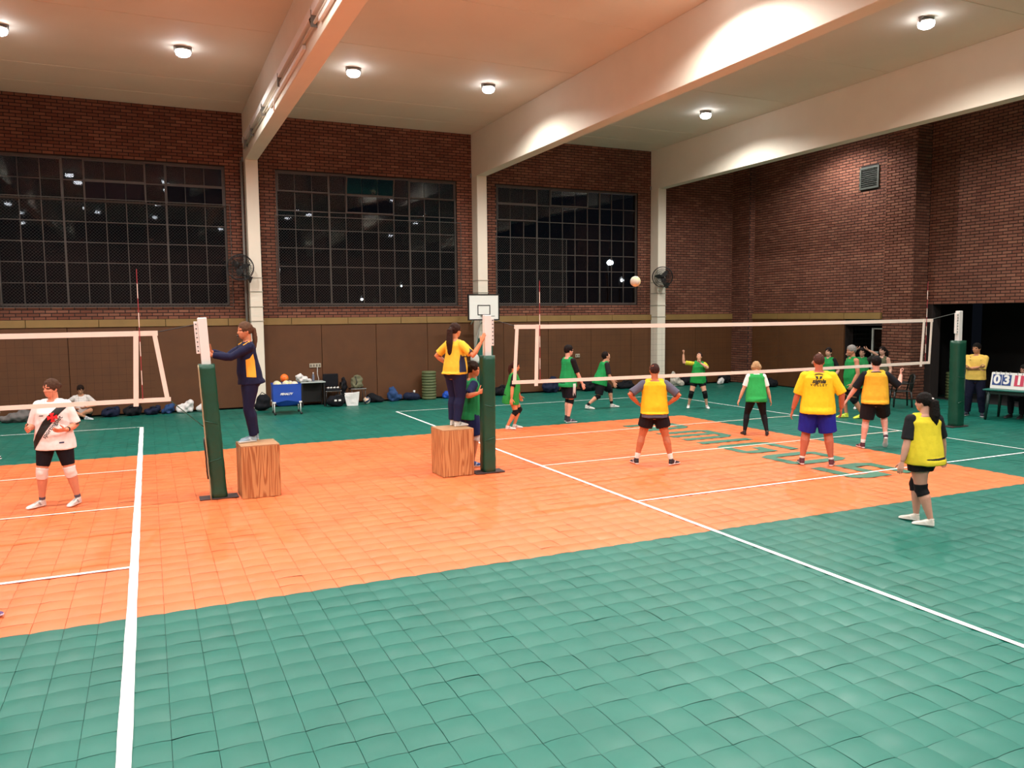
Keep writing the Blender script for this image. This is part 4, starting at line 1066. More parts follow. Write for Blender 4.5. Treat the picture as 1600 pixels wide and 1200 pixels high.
def make_shoe():
    mb = MB()
    secs = [(-.085, .022, .070), (-.07, .034, .095), (-.03, .038, .105), (.02, .039, .095), (.06, .043, .075), (.11, .048, .058), (.155, .046, .046), (.185, .034, .036), (.20, .016, .028)]
    v = []
    loft(mb, [(Vector((x, 0, h / 2)), Vector((0, w, 0)), Vector((0, 0, h / 2))) for x, w, h in secs], 14, .65)
    mb.tube([(-.035, 0, .07), (-.045, 0, .115)], [.042, .041], 12)
    me = solid(mb, .008, 2, .4); a = co_of(me); a[:, 2] = np.maximum(a[:, 2], 0)
    sole = (a[:, 2] < .024); a[sole, 1] *= 1.07
    fs = faces_of(me); fm = []
    for f_ in fs:
        c = a[list(f_)].mean(axis=0)
        m = 0
        if c[2] < .025: m = 1
        elif .0 < c[0] < .09 and abs(c[1]) < .017 and c[2] > .06: m = 2
        elif c[2] > .105 and c[0] < .01: m = 2
        elif -.01 < c[0] - (c[2] - .03) * .6 < .02 and abs(c[1]) > .03: m = 3
        fm.append(m)
    return a, fs, fm
SHOE = make_shoe()
M_EYE = mat('eye_dark', '#2A1A14', .3); M_EYEW = mat('eye_white', '#D8CEC6', .4)

def ik(A, T, la, lb, pole):
    d = T - A; L = d.length; mx = (la + lb) * .998
    if L > mx: T = A + d * (mx / L); d = T - A; L = mx
    u = d / L; a = (la * la - lb * lb + L * L) / (2 * L); h = math.sqrt(max(la * la - a * a, 1e-8))
    n = pole - u * pole.dot(u)
    if n.length < 1e-4: n = Vector((1, 0, 0)) - u * u.x
    return A + u * a + n.normalized() * h, T

def skin(c): return mat('skin_' + c.strip('#'), c, .55, var=.05, vscale=12, spec=.3)

def person(label, pos, ang, h=1.72, sex='m', w=1., belly=0., skinc='#C98A68', lean=(0, 0), twist=0., drop=0., pz=None, pelvis=(0, 0),
           feet=None, arms=None, head=(0, 0, 0), hair=('short', '#1C1412'), tops=(), bottom=None, socks=None, pads=None, shoe=('#D6D0CA', '#F2F0EC', '#9C9692', '#96928E'),
           z0=0., knees=None, voxel=.0095, extra=None, loose=1., group=None, noshoes=False):
    """feet: [(forward, left, yaw deg, pitch deg, lift)] for left, right; arms: [(forward, left, up, pole, handpose)] for left, right; local frame: x forward, y left, z up"""
    r = thing('person', label, 'person', (pos[0], pos[1], z0), R_(ang), group)
    F, Lf = Vector((1, 0, 0)), Vector((0, 1, 0))
    feet = feet or [(0, .11, 8, 0, 0), (0, -.11, -8, 0, 0)]
    TH, SH, AN = .245 * h, .237 * h, .048 * h
    hipw = (.052 if sex == 'm' else .055) * h * (1 + .35 * (w - 1))
    # ankles
    ank = []; shoes = []
    sc = h / 1.75
    for (fx, fy, yaw, pit, lift) in feet:
        yd = R_(yaw); p_ = R_(pit)
        M = Matrix.Translation((fx, fy, lift)) @ Matrix.Rotation(yd, 4, 'Z') @ Matrix.Translation((.13 * sc, 0, 0)) @ Matrix.Rotation(p_, 4, 'Y') @ Matrix.Translation((-.13 * sc, 0, 0)) @ Matrix.Scale(sc * (1 if sex == 'm' else .94), 4)
        shoes.append(M); ank.append(M @ Vector((-.038, 0, .088)))
    cx_ = sum(f_[0] for f_ in feet) / 2 + pelvis[0]; cy_ = sum(f_[1] for f_ in feet) / 2 + pelvis[1]
    if pz is None:
        pz = 9
        for s, a in zip((1, -1), ank):
            hd = math.hypot(a.x - cx_, a.y - (cy_ + s * hipw)); pz = min(pz, a.z + math.sqrt(max(.01, ((TH + SH) * .994) ** 2 - hd * hd)) + .012 * h)
        pz -= drop
    P0 = Vector((cx_, cy_, pz))
    Sx = Vector((lean[0], lean[1], 1)).normalized()
    def axes(t_):
        a = R_(twist) * max(0, min(1, t_ / .28)); lf = Vector((-math.sin(a), math.cos(a), 0)); lf = (lf - Sx * lf.dot(Sx)).normalized(); return lf.cross(Sx), lf
    def sp(t_): return P0 + (Sx if t_ > 0 else Sx.lerp(UP, .5)) * (t_ * h)
    TB = TORSO[sex]
    def tsec(t_, inf=0., kx=1., ky=1., wk=1.):
        hw, hd, fo = lerp_sec(TB, t_); fx, lf = axes(t_)
        wf = 1 + (w - 1) * (1 if t_ < .27 else .5); bl = belly * math.exp(-((t_ - .06) / .09) ** 2)
        return (sp(t_) + fx * ((fo + bl * .35) * h), lf * (hw * wf * wk * kx * h + inf), fx * ((hd * wf + bl * .5) * ky * h + inf))
    sf, sl = axes(.28)
    shw = (.104 if sex == 'm' else .092) * h * (1 + .45 * (w - 1))
    SJ = [sp(.268) + sl * shw, sp(.268) - sl * shw]
    HJ = [sp(-.012) + axes(0)[1] * hipw, sp(-.012) - axes(0)[1] * hipw]
    UA, FA = .172 * h, .148 * h
    arms = arms or [(.06, .30, .80 * h * .55, None, 'relaxed'), (.06, -.30, .80 * h * .55, None, 'relaxed')]
    EL, WR = [], []
    for s, A, spec_ in zip((1, -1), SJ, arms):
        T = Vector(spec_[:3]); pole = spec_[3] if spec_[3] is not None else (-.55, s * .45, -.5)
        T = Vector((T.x, T.y, T.z))
        e, t_ = ik(A, T, UA, FA, Vector(pole)); EL.append(e); WR.append(t_)
    KN, AK = [], []
    for i, s in enumerate((1, -1)):
        pole = Vector(knees[i]) if knees else Vector((1, s * .12, .05))
        k_, a_ = ik(HJ[i], ank[i], TH, SH, pole); KN.append(k_); AK.append(a_)
    aw = .5 + .5 * w
    def arm_chain(i, inf=0., t1=1., part=0, flare=0.):
        S_, E_, W_ = SJ[i], EL[i], WR[i]; k = h * aw
        pts = [S_, S_.lerp(E_, .33), S_.lerp(E_, .7), E_, E_.lerp(W_, .28), E_.lerp(W_, .65), W_]
        rd = [.032 * k, .0305 * k, .027 * k, .0245 * k, .0255 * k, .021 * k, .0165 * k * (1 / aw) ** .5]
        n = max(2, int(round(t1 * 6)) + 1)
        tt = [0, .165, .35, .5, .64, .825, 1.]
        out_p, out_r = [], []
        for j in range(7):
            if tt[j] <= t1 + 1e-6: out_p.append(pts[j]); out_r.append(rd[j] + inf)
            else:
                q_ = (t1 - tt[j - 1]) / (tt[j] - tt[j - 1])
                if q_ > .02: out_p.append(pts[j - 1].lerp(pts[j], q_)); out_r.append(rd[j - 1] + (rd[j] - rd[j - 1]) * q_ + inf)
                break
        m_ = len(out_r)
        out_r = [r_ + flare * j / max(1, m_ - 1) for j, r_ in enumerate(out_r)]
        return out_p, out_r
    lw = .3 + .7 * w
    def leg_chain(i, inf=0., t0=0., t1=1., flare=0.):
        H_, K_, A_ = HJ[i], KN[i], AK[i]; k = h * lw
        sh = (A_ - K_).normalized(); back = (sh.cross(Lf)).normalized(); back = back if back.x < 0 else -back
        pts = [H_, H_.lerp(K_, .35), H_.lerp(K_, .72), K_, K_.lerp(A_, .28) + back * .008 * h, K_.lerp(A_, .62) + back * .003 * h, A_]
        rd = [.060 * k, .053 * k, .042 * k, .0345 * k, .0355 * k, .0265 * k, .0195 * h]
        if sex == 'f': rd[0] *= 1.04; rd[1] *= 1.03
        tt = [0, .175, .36, .5, .64, .81, 1.]
        P_, R2 = [], []
        def at(t_):
            for j in range(6):
                if t_ <= tt[j + 1] + 1e-9:
                    q_ = (t_ - tt[j]) / (tt[j + 1] - tt[j]); return pts[j].lerp(pts[j + 1], q_), rd[j] + (rd[j + 1] - rd[j]) * q_
        ts = [t0] + [t_ for t_ in tt if t0 + .01 < t_ < t1 - .01] + [t1]
        for j, t_ in enumerate(ts):
            p, rr = at(t_); P_.append(p); R2.append(rr + inf + flare * (t_ - t0) / max(.01, t1 - t0))
        return P_, R2
    # ---- body
    mb = MB()
    loft(mb, [tsec(t_) for t_ in (-.075, -.03, 0, .05, .10, .16, .215, .26, .288, .312)])
    hy, hp, hr = (R_(x) for x in head)     # yaw(left+), pitch(down+), roll
    nb = sp(.30) - sf * .006 * h
    nd = (Sx * .7 + UP * .3 + F * (math.sin(hp) * .25)).normalized()
    HC = nb + nd * (.104 * h) + sf * .012 * h
    HS = .134 * h * (1 if h > 1.5 else 1.05)
    base_yaw = R_(twist)
    HM = Matrix.Translation(HC) @ Matrix.Rotation(base_yaw + hy, 4, 'Z') @ Matrix.Rotation(hp + math.atan2(lean[0], 1) * .35, 4, 'Y') @ Matrix.Rotation(hr, 4, 'X') @ Matrix.Scale(HS, 4)
    nk = HM @ Vector((-.10, 0, -.22))
    mb.tube([sp(.275) - sf * .008 * h, nb, nk, HM @ Vector((-.07, 0, 0))], [.05 * h, .034 * h * (.8 + .2 * w), .031 * h * (.8 + .2 * w), .03 * h], 12)
    for i in range(2):
        mb.sphere(SJ[i], .035 * h * aw, 12, 8)
        mb.tube([sp(.30), SJ[i].lerp(sp(.285), .35) + Sx * .012 * h, SJ[i]], [.028 * h, .030 * h * aw, .031 * h * aw], 10)
        mb.tube(*arm_chain(i), n=10)
        p, rr = leg_chain(i); mb.tube(p, rr, 12)
        mb.sphere(HJ[i] + Vector((-.022 * h, 0, -.01 * h)), .056 * h * lw, 12, 8)
        mb.tube([AK[i], shoes[i] @ Vector((0, 0, .04)), shoes[i] @ Vector((.12, 0, .03))], [.02 * h, .02 * h, .016 * h], 8)
    # head merged in before the remesh so that neck and skull are one surface
    ha, hf, hm = HEAD
    hv = [HM @ Vector(v) for v in ha]
    b = len(mb.v); mb.v += hv; mb.f += [tuple(b + i for i in q_) for q_ in hf]; mb.m += [0] * len(hf)
    # finished surface
    body = solid(mb, voxel, 2, .45)
    bv = co_of(body); bf = faces_of(body); bmi = []
    HI = HM.inverted(); HIr = np.array(HI)
    loc = bv @ HIr[:3, :3].T + HIr[:3, 3]
    for f_ in bf:
        c = loc[list(f_)].mean(axis=0); m = 0; y = abs(c[1])
        if c[0] > .2 and -.5 < c[2] < .4:
            if ((y - .15) / .085) ** 2 + ((c[2] - .0) / .04) ** 2 < 1: m = 2 if ((y - .15) / .045) ** 2 + ((c[2]) / .045) ** 2 < 1 else 3
            elif abs(c[2] - .105) < .035 and .05 < y < .25: m = 4
            elif (y / .13) ** 2 + ((c[2] + .285) / .05) ** 2 < 1 and c[0] > .3: m = 1
        bmi.append(m)
    allv = [Vector(v) for v in bv]
    # hands
    for i, s in enumerate((1, -1)):
        d = (WR[i] - EL[i]).normalized(); sp_ = arms[i]
        pose = sp_[4] if len(sp_) > 4 else 'relaxed'
        if len(sp_) > 5 and sp_[5] is not None: d = (d * .4 + Vector(sp_[5]).normalized()).normalized()
        th = Vector(sp_[6]) if len(sp_) > 6 else (F * .8 + UP * .5)
        yv = (th - d * th.dot(d)).normalized(); zv = d.cross(yv)
        hv_, hf_ = HANDS[pose]; k = .105 * h / .185
        b = len(allv); o_ = WR[i] + d * .02 * k
        mir = 1 if s < 0 else -1
        # palm of a right hand faces -z
        for v in hv_: allv.append(o_ + (d * v[0] + yv * v[1] + zv * (v[2] * mir)) * k)
        bf += [tuple(b + j for j in (q_ if mir > 0 else q_[::-1])) for q_ in hf_]; bmi += [0] * len(hf_)
    hm_ = mat('hair_' + hair[1].strip('#'), hair[1], .75, var=.25, vscale=45, bump=.3, bscale=70, spec=.12)
    sk = skin(skinc); lipc = mat('lip_' + skinc.strip('#'), tuple(a * b_ for a, b_ in zip(lin(skinc)[:3], (.8, .5, .5))), .45)
    obj('body', finish(mesh(allv, bf, 'body', True, [sk, lipc, M_EYE, M_EYEW, hm_], bmi), [sk, lipc, M_EYE, M_EYEW, hm_]), r)
    # ---- hair
    mb = MB(); st = hair[0]
    Hm = lambda p: HM @ Vector(p)
    R3 = HM.to_3x3().normalized().to_4x4()
    def esph(c, rad): mb.sphere(Hm(c), tuple(x * HS for x in rad), 14, 10, 0, R3)
    if st == 'buzz': esph((-.035, 0, .12), (.445, .362, .435))
    elif st == 'bald': esph((-.06, 0, .10), (.435, .36, .425))
    else:
        esph((-.04, 0, .135), (.475, .395, .455))
        if st in ('short', 'curly'):
            esph((.12, 0, .36), (.25, .28, .17)); esph((-.25, 0, -.02), (.24, .28, .25))
        if st == 'curly':
            rr = random.Random(5)
            for k in range(26):
                a = rr.uniform(0, 6.28); e = rr.uniform(.0, 1.45)
                esph((-.06 + .42 * math.cos(e) * math.cos(a) - .05, .36 * math.cos(e) * math.sin(a), .17 + .38 * math.sin(e)), (.13, .13, .12)) if not (math.cos(a) > .5 and e < .6) else None
        if st in ('pony', 'bun', 'tail'):
            esph((-.42, 0, .16), (.13, .13, .13))
        if st == 'bun': esph((-.52, 0, .10), (.19, .18, .18))
        if st in ('pony', 'tail'):
            L_ = hair[2] if len(hair) > 2 else 1.4; tk = hair[4] if len(hair) > 4 else 1.
            dn = -UP; bk = (HM.to_3x3() @ Vector((-1, 0, 0))).normalized()
            p0 = Hm((-.46, 0, .16)); mb.tube([p0, p0 + bk * .12 * HS + dn * .1 * HS, p0 + bk * .17 * HS + dn * .5 * L_ * HS, p0 + bk * .12 * HS + dn * .85 * L_ * HS, p0 + bk * .08 * HS + dn * L_ * HS], [.09 * HS, .14 * HS * tk, .17 * HS * tk, .12 * HS * tk, .04 * HS], 10)
        if st in ('long', 'wild'):
            k = 1.3 if st == 'wild' else 1.
            for y in (-.26, -.13, 0, .13, .26):
                p0 = Hm((-.30, y, .1)); mb.tube([p0, p0 + (HM.to_3x3() @ Vector((-.12 * k, y * .5 * k, 0))) - UP * .35 * HS, p0 + (HM.to_3x3() @ Vector((-.14 * k, y * .6 * k, 0))) - UP * (hair[2] if len(hair) > 2 else 1.0) * HS], [.17 * HS * k, .18 * HS * k, .08 * HS], 8)
        if st == 'bob':
            for y in (-.3, -.2, -.07, .07, .2, .3):
                p0 = Hm((-.12 if abs(y) > .25 else -.28, y, .15)); mb.tube([p0, p0 - UP * .25 * HS + (HM.to_3x3() @ Vector((-.06, y * .25, 0))), p0 - UP * .52 * HS + (HM.to_3x3() @ Vector((-.03, y * .1, 0)))], [.16 * HS, .17 * HS, .09 * HS], 8)
    hme = solid(mb, .009, 2, .45); a = co_of(hme)
    for j in range(len(a)):
        q_ = Vector(a[j]); nz = noise.noise(q_ * 38); a[j] += np.array((q_ - HC).normalized()) * .006 * nz
    set_co(hme, a); hobj = obj('hair', finish(hme, [hm_]), r)
    if len(hair) > 3:
        tp = Hm((-.47, 0, .17)); obj('hair_tie', MB().sphere(tp, .022, 10, 7).mesh([mat('tie_' + hair[3].strip('#'), hair[3], .6)], True), hobj)
    # ---- clothes
    def folds(me, amp=.006, sc=(9, 9, 4)):
        a = co_of(me); nn = np.empty(len(a) * 3); me.vertices.foreach_get('normal', nn); nn = nn.reshape(-1, 3)
        for j in range(len(a)):
            p = Vector((a[j][0] * sc[0] + pos[0], a[j][1] * sc[1] + pos[1], a[j][2] * sc[2]))
            a[j] += nn[j] * amp * (noise.noise(p) + .5 * noise.noise(p * 2.3))
        set_co(me, a); return me
    made = {}
    def top(kind, color, inf=.012, hem=-.05, sleeve=None, sl_inf=.010, flare=.006, neck=.30, wk=1., color2=None):
        mb = MB(); bx = (bottom[3] * .8 + .014) if bottom else 0
        ts = [hem, hem * .5, 0, .05, .10, .16, .215, .26, .288, neck]
        ts = sorted(set(t_ for t_ in ts if t_ >= hem))
        ss = []
        for t_ in ts:
            e = inf + flare * max(0, (.10 - t_) / .15) + bx * min(1, max(0, (.12 - t_) / .07))
            if t_ < 0:
                c, ax, ay = tsec(0, e, 1, 1); c2 = sp(t_); ss.append((c2 + (c - sp(0)) - F * .008 * h, ax, ay + ay.normalized() * .010 * h))
            else:
                base = tsec(t_, e * (1 if t_ < .27 or kind == 'bib' else .6), 1, 1, wk if t_ > .2 else 1)
                if t_ in (.05, .10, .16) and inf > .011:
                    e0 = inf + flare * .67 + bx; b0 = tsec(0, e0); b1 = tsec(.20, inf); k_ = t_ / .20
                    l1 = b0[1].length + (b1[1].length - b0[1].length) * k_; l2 = b0[2].length + .010 * h * (1 - k_) + (b1[2].length - b0[2].length) * k_
                    base = (base[0], base[1].normalized() * max(base[1].length * .98, l1), base[2].normalized() * max(base[2].length * .98, l2))
                ss.append(base)
        loft(mb, ss)
        for i in range(2):
            mb.tube([sp(.292), SJ[i].lerp(sp(.288), .4) + Sx * .008 * h, SJ[i].lerp(sp(.27), .12 if sleeve else .26)], [.030 * h + inf * .5, .031 * h * aw + inf * (.5 if sleeve else .8), (.033 * h * aw + inf * (.6 if sleeve else .5))], 10)
            if sleeve:
                p, rr = arm_chain(i, sl_inf, sleeve, flare=.012 if sleeve < .6 else .004)
                mb.sphere(SJ[i], .035 * h * aw + sl_inf * .8, 12, 8); mb.tube(p, rr, 12)
        me = folds(solid(mb, .0105, 2, .45), .0065 if kind != 'compression_top' else .002)
        m = color if not isinstance(color, str) else cloth(color.strip('#'), color)
        o = obj(kind, finish(me, [m]), r); made[kind] = o; return o
    for tspec in tops: top(**tspec)
    if bottom:
        kind, color, t1, inf, flare = bottom[:5]
        mb = MB()
        loft(mb, [tsec(t_, inf * .8 + .002) for t_ in (-.07, -.03, 0, .04, .075)])
        for i in range(2):
            p, rr = leg_chain(i, inf, 0, t1, flare); mb.tube(p, rr, 14)
            mb.sphere(HJ[i] + Vector((-.022 * h, 0, -.008 * h)), .056 * h * lw + inf, 12, 8)
        me = folds(solid(mb, .0105, 2, .45), .006 if flare > 0 else .0015, (11, 11, 3))
        made[kind] = obj(kind, finish(me, [color if not isinstance(color, str) else cloth(color.strip('#'), color)]), r)
    if socks:
        for i in range(2):
            p, rr = leg_chain(i, .004, socks[1], .985); obj('sock', finish(solid(MB().tube(p, rr, 12), .009, 1), [cloth(socks[0].strip('#'), socks[0])]), r)
    if pads:
        for i in range(2):
            if len(pads) > 3 and pads[3][i] == 0: continue
            p, rr = leg_chain(i, .010, pads[1], pads[2]); q_ = MB().tube(p, rr, 14)
            fw = ((KN[i] - HJ[i]).normalized() - (AK[i] - KN[i]).normalized()); fw = fw.normalized() if fw.length > .05 else F
            q_.sphere(KN[i] + fw * .012, .034 * h * lw + .006, 12, 8)
            obj('knee_pad', finish(solid(q_, .009, 2), [cloth(pads[0].strip('#'), pads[0])]), r)
    sa, sfc, sfm = SHOE
    if not noshoes:
        sm = [mat('shoe_' + c.strip('#'), c, .6) for c in shoe]
        for i in range(2): obj('shoe', mesh([shoes[i] @ Vector(v) for v in sa], sfc, 'shoe', True, sm, sfm), r)
    J = dict(root=r, made=made, HM=HM, HC=HC, SJ=SJ, EL=EL, WR=WR, KN=KN, AK=AK, sp=sp, sf=sf, sl=sl, P0=P0, h=h, leg=leg_chain, arm=arm_chain)
    if extra: extra(J)
    return J

def decal(J, garment, name, text_me, center, side, m, roll=0., off=.004, axis=None):
    """print lettering on a garment: laid flat, then dropped onto the cloth along the view axis"""
    o = J['made'][garment]; me = o.data
    bvh = BVHTree.FromPolygons([v.co for v in me.vertices], faces_of(me))
    f_ = (J['sf'] if axis is None else axis) * side; rt = f_.cross(UP).normalized() * -1
    rt = UP.cross(f_).normalized(); up = f_.cross(rt).normalized()
    ca, sa = math.cos(roll), math.sin(roll); vs = []
    for v in text_me.vertices:
        x, y = v.co.x * ca - v.co.y * sa, v.co.x * sa + v.co.y * ca
        p = Vector(center) + rt * x + up * y + f_ * .8
        hit = bvh.ray_cast(p, -f_)
        vs.append((hit[0] + f_ * off) if hit[0] is not None else None)
    fs = [q_ for q_ in faces_of(text_me) if all(vs[k] is not None for k in q_) and max((vs[a] - vs[b]).length for a in q_ for b in q_) < .12]
    return obj(name, mesh([v if v is not None else Vector(center) for v in vs], fs, name, False, [m]), o)
def flat(polys, sub=.02):
    """flat print outline, diced so that it follows the cloth"""
    bm = bmesh.new()
    for pl in polys:
        bm.faces.new([bm.verts.new((x, y, 0)) for x, y in pl])
    for axis_ in (0, 1):
        lo = min(v.co[axis_] for v in bm.verts); hi = max(v.co[axis_] for v in bm.verts); x = lo + sub
        while x < hi:
            co = [0, 0, 0]; no = [0, 0, 0]; co[axis_] = x; no[axis_] = 1
            bmesh.ops.bisect_plane(bm, geom=bm.verts[:] + bm.edges[:] + bm.faces[:], plane_co=co, plane_no=no); x += sub
    me = bpy.data.meshes.new('flat'); bm.to_mesh(me); bm.free(); return me
M_INK = mat('print_black', '#15120F', .7); M_INKR = mat('print_red', '#E0222A', .7); M_INKW = mat('print_white', '#EEEAE4', .7)
def T(kind, color, **k): return dict(kind=kind, color=color, **k)
BIBG = '#248A50'; BIBY = '#E9C62A'

# --- 1 woman in the white jersey with a black sash, left court
def jersey(J):
    h = J['h']; c = J['sp'](.12)
    sash = flat([[(-.30, -.33), (-.24, -.36), (.08, .10), (.20, .24), (.10, .26), (-.08, .06), (-.21, -.17)]], .02)
    decal(J, 'jersey', 'sash', sash, c + Vector((0, 0, 0)), 1, M_INK, off=.004)
    cross = flat([[(-.008, 0), (-.032, .062), (.032, .062), (.008, 0)], [(-.008, 0), (-.032, -.062), (.032, -.062), (.008, 0)], [(0, -.008), (.062, -.032), (.062, .032), (0, .008)], [(0, -.008), (-.062, -.032), (-.062, .032), (0, .008)]], .03)
    decal(J, 'jersey', 'cross_emblem', cross, c + J['sl'] * .045 + UP * .115, 1, M_INKR, off=.008, roll=.1)
    decal(J, 'jersey', 'lettering', text_mesh('sportingbet', .078, bold=.001), c + J['sl'] * .035 + UP * -.02, 1, M_INK, roll=.92, off=.006)
    decal(J, 'jersey', 'hem_label', flat([[(-.028, -.010), (.028, -.010), (.028, .010), (-.028, .010)]], .02), c + J['sl'] * .14 - UP * .24, 1, mat('label_navy', '#2A2E4C', .7), off=.006)
    decal(J, 'jersey', 'badge', flat([[(-.03, -.008), (.03, -.006), (.034, .008), (-.026, .004)]], .02), c - J['sl'] * .10 + UP * .14, 1, M_INK, off=.006)
    for i in range(2):
        p, rr = J['arm'](i, .024, .44); q_ = MB().tube([p[-1], p[-1] + (p[-1] - p[-2]).normalized() * .022], [rr[-1] + .001, rr[-1] + .002], 14)
        q_.build('cuff', M_INK, J['made']['jersey'], smooth=True)
    q_ = MB().tube([J['sp'](.292) + (J['sf'] * (.042 * math.cos(a) * h / 1.1) + J['sl'] * (.05 * math.sin(a) * h / 1.1)) + UP * (.012 - .022 * math.cos(a)) for a in np.linspace(0, 2 * math.pi, 21)[:-1]], .011, 6, closed=True)
    q_.build('collar', M_INK, J['made']['jersey'], smooth=True)
    q_ = MB().tube([J['WR'][0].lerp(J['EL'][0], .10), J['WR'][0].lerp(J['EL'][0], .2)], .036, 12); q_.build('watch_strap', M_INK, J['root'], smooth=True)
person('woman in white jersey with black diagonal sash and red cross on left court', (-1.27, 12.66), 258, 1.78, 'f', 1.12, skinc='#D08A6C', lean=(.0, 0), head=(-32, 3, 0), hair=('bun', '#4A3326'),
       feet=[(-.02, .24, -18, 0, 0), (.02, -.22, -40, 0, 0)], arms=[(.22, .23, 1.10, (-.9, .4, -.6), 'relaxed', (.5, -.8, .1)), (.22, -.25, 1.12, (-.8, -.35, -.7), 'grip', (1, .3, .1))],
       tops=[T('jersey', '#EFE3E0', inf=.022, hem=-.075, sleeve=.46, sl_inf=.020, flare=.012)], bottom=('bike_shorts', '#16131A', .40, .008, .0), pads=('#E4D8D2', .43, .60), socks=('#5A5460', .93), extra=jersey)
# --- 2 edge of the frame
person('player cut off by the left picture edge, black knee pad and shoe', (-2.93, 17.70), -20, 1.74, 'f', 1.05, skinc='#C98A6C', feet=[(.05, .08, 5, 0, 0), (.20, -.14, -6, 0, 0)], hair=('pony', '#2A1C16'),
       tops=[T('shirt', '#E8E0DE', sleeve=.42, sl_inf=.016, hem=-.05)], bottom=('shorts', '#1A1820', .30, .02, .015), pads=('#121114', .44, .58), socks=('#18171A', .86), shoe=('#17171A', '#F0EEEA', '#17171A', '#222'), voxel=.011)
person('player beyond the left edge of whom a purple shoe shows', (-2.12, 8.02), 8, 1.74, 'f', 1., skinc='#C98A6C', feet=[(-.2, .16, 0, 0, 0), (.66, -.04, 5, 0, 0)], hair=('pony', '#2A1C16'),
       tops=[T('shirt', '#E8E0DE', sleeve=.42, sl_inf=.016, hem=-.05)], bottom=('leggings', '#1A1820', .97, .006, .0), shoe=('#5A3A6E', '#C9BFD0', '#5A3A6E', '#7A5A8E'), voxel=.011)
# --- seated by the wall
person('woman in white top sitting cross legged by the wall', (-1.70, 23.62), 268, 1.66, 'f', 1., skinc='#C08868', pz=.135, lean=(.22, 0), pelvis=(-.28, 0), feet=[(.30, -.10, -60, 0, .01), (.34, .16, 60, 0, .0)], knees=[(.4, 1, .5), (.4, -1, .5)],
       arms=[(.22, .16, .32, (-.3, 1, -.4), 'relaxed'), (.22, -.16, .32, (-.3, -1, -.4), 'relaxed')], head=(0, 20, 0), hair=('bun', '#221712'), tops=[T('top', '#D9D2CE', sleeve=.42, sl_inf=.014, hem=-.02)], bottom=('shorts', '#181A20', .34, .012, .0), shoe=('#B9C2C8', '#F0EEEA', '#888', '#5A6A78'), voxel=.011)
person('brown haired person in pale grey top sitting bent over a phone', (-2.46, 23.66), 290, 1.62, 'f', 1., skinc='#C08868', pz=.135, lean=(.55, 0), pelvis=(-.28, 0), feet=[(.28, -.08, -60, 0, .01), (.34, .14, 60, 0, .0)], knees=[(.4, 1, .5), (.4, -1, .5)],
       arms=[(.34, .08, .36, (-.3, 1, -.4), 'grip'), (.34, -.08, .36, (-.3, -1, -.4), 'grip')], head=(0, 35, 0), hair=('long', '#6A4630', .9), tops=[T('top', '#C9CDD2', sleeve=.9, sl_inf=.010, hem=-.02)], bottom=('leggings', '#3A4650', .97, .008, .0), voxel=.011)

# --- referees on the boxes
NAVY = '#1B1E3E'
def ref1x(J):
    c = J['sp'](.14)
    side = J['sl']
    pan = flat([[(-.075, -.17), (.06, -.18), (.055, .06), (.035, .165), (-.02, .10), (-.075, .08)]], .02)
    for s in (1, -1): decal(J, 'jacket', 'yellow_panel', pan, c + UP * -.04, s, mat('ref_yellow', '#F0A428', .7), off=.005, axis=side)
    for i in range(2):
        p, rr = J['arm'](i, .016, .5); o = UP * (rr[0] * 1.02); d = (p[1] - p[0]).normalized()
        MB().tube([J['sp'](.30) + J['sl'] * (.05 if i == 0 else -.05) + UP * .012, p[0] + UP * (.035 * J['h'] + .012), p[1] + UP * (rr[1] + .004)], .013, 6).build('piping', mat('ref_yellow', '#F0A428'), J['made']['jacket'], smooth=True)
    w_ = J['HM'] @ Vector((.47, 0, -.30))
    MB().sphere(w_, (.018, .012, .012), 8, 6).tube([w_, J['sp'](.2) + J['sf'] * .16], .004, 5).build('whistle', M_BLACK, J['root'], smooth=True)
person('referee in navy and orange tracksuit holding the white post top', (1.33, 12.30), 186, 1.76, 'f', .97, skinc='#D08460', z0=.775, lean=(.05, 0), head=(8, 2, 0), hair=('tail', '#5A4030', 1.5, '#C8B49A'),
       feet=[(.02, .085, 4, 0, 0), (-.05, -.08, -4, 0, 0)], arms=[(.52, .08, 1.31, (-.1, .6, -1), 'grip', (1, 0, .5), (0, -.3, 1)), (.50, -.05, 1.35, (-.1, -.5, -1), 'open', (1, 0, .9), (0, .3, 1))],
       tops=[T('jacket', '#191B38', inf=.016, hem=-.045, sleeve=.97, sl_inf=.012, flare=.008, neck=.312)], bottom=('trousers', '#191B38', .985, .012, .012), shoe=('#8FA3B0', '#E8E6E4', '#5A7488', '#C0CCD4'), extra=ref1x)
def ref2x(J):
    c = J['sp'](.12)
    pan = flat([[(-.075, -.20), (.08, -.20), (.07, -.05), (.05, .08), (.06, .17), (.03, .20), (-.02, .08), (-.05, -.02)]], .02)
    for s in (1, -1): decal(J, 'polo', 'navy_panel', pan, c + UP * .0 - J['sf'] * .03, s, mat('ref_navy', NAVY, .7), off=.006, axis=J['sl'])
person('referee in yellow and navy shirt with long ponytail, hand on post', (4.68, 12.42), 22, 1.70, 'f', 1.08, skinc='#D0865E', z0=.775, lean=(.0, 0), head=(4, 0, 0), hair=('tail', '#33201A', 2.1, '#33201A', 1.5),
       feet=[(.0, .10, 10, 0, 0), (-.06, -.09, -14, 0, 0)], arms=[(.02, .23, 1.02, (-.9, 1.0, .1), 'fist', (.9, -.6, -.6)), (.13, -.45, 1.40, (-.3, -.2, -1), 'open', (.2, -.3, 1), (0, 1, .6))],
       tops=[T('polo', '#E9B93A', inf=.012, hem=-.02, sleeve=.40, sl_inf=.014, flare=.004)], bottom=('trousers', NAVY, .985, .016, .016), extra=ref2x)

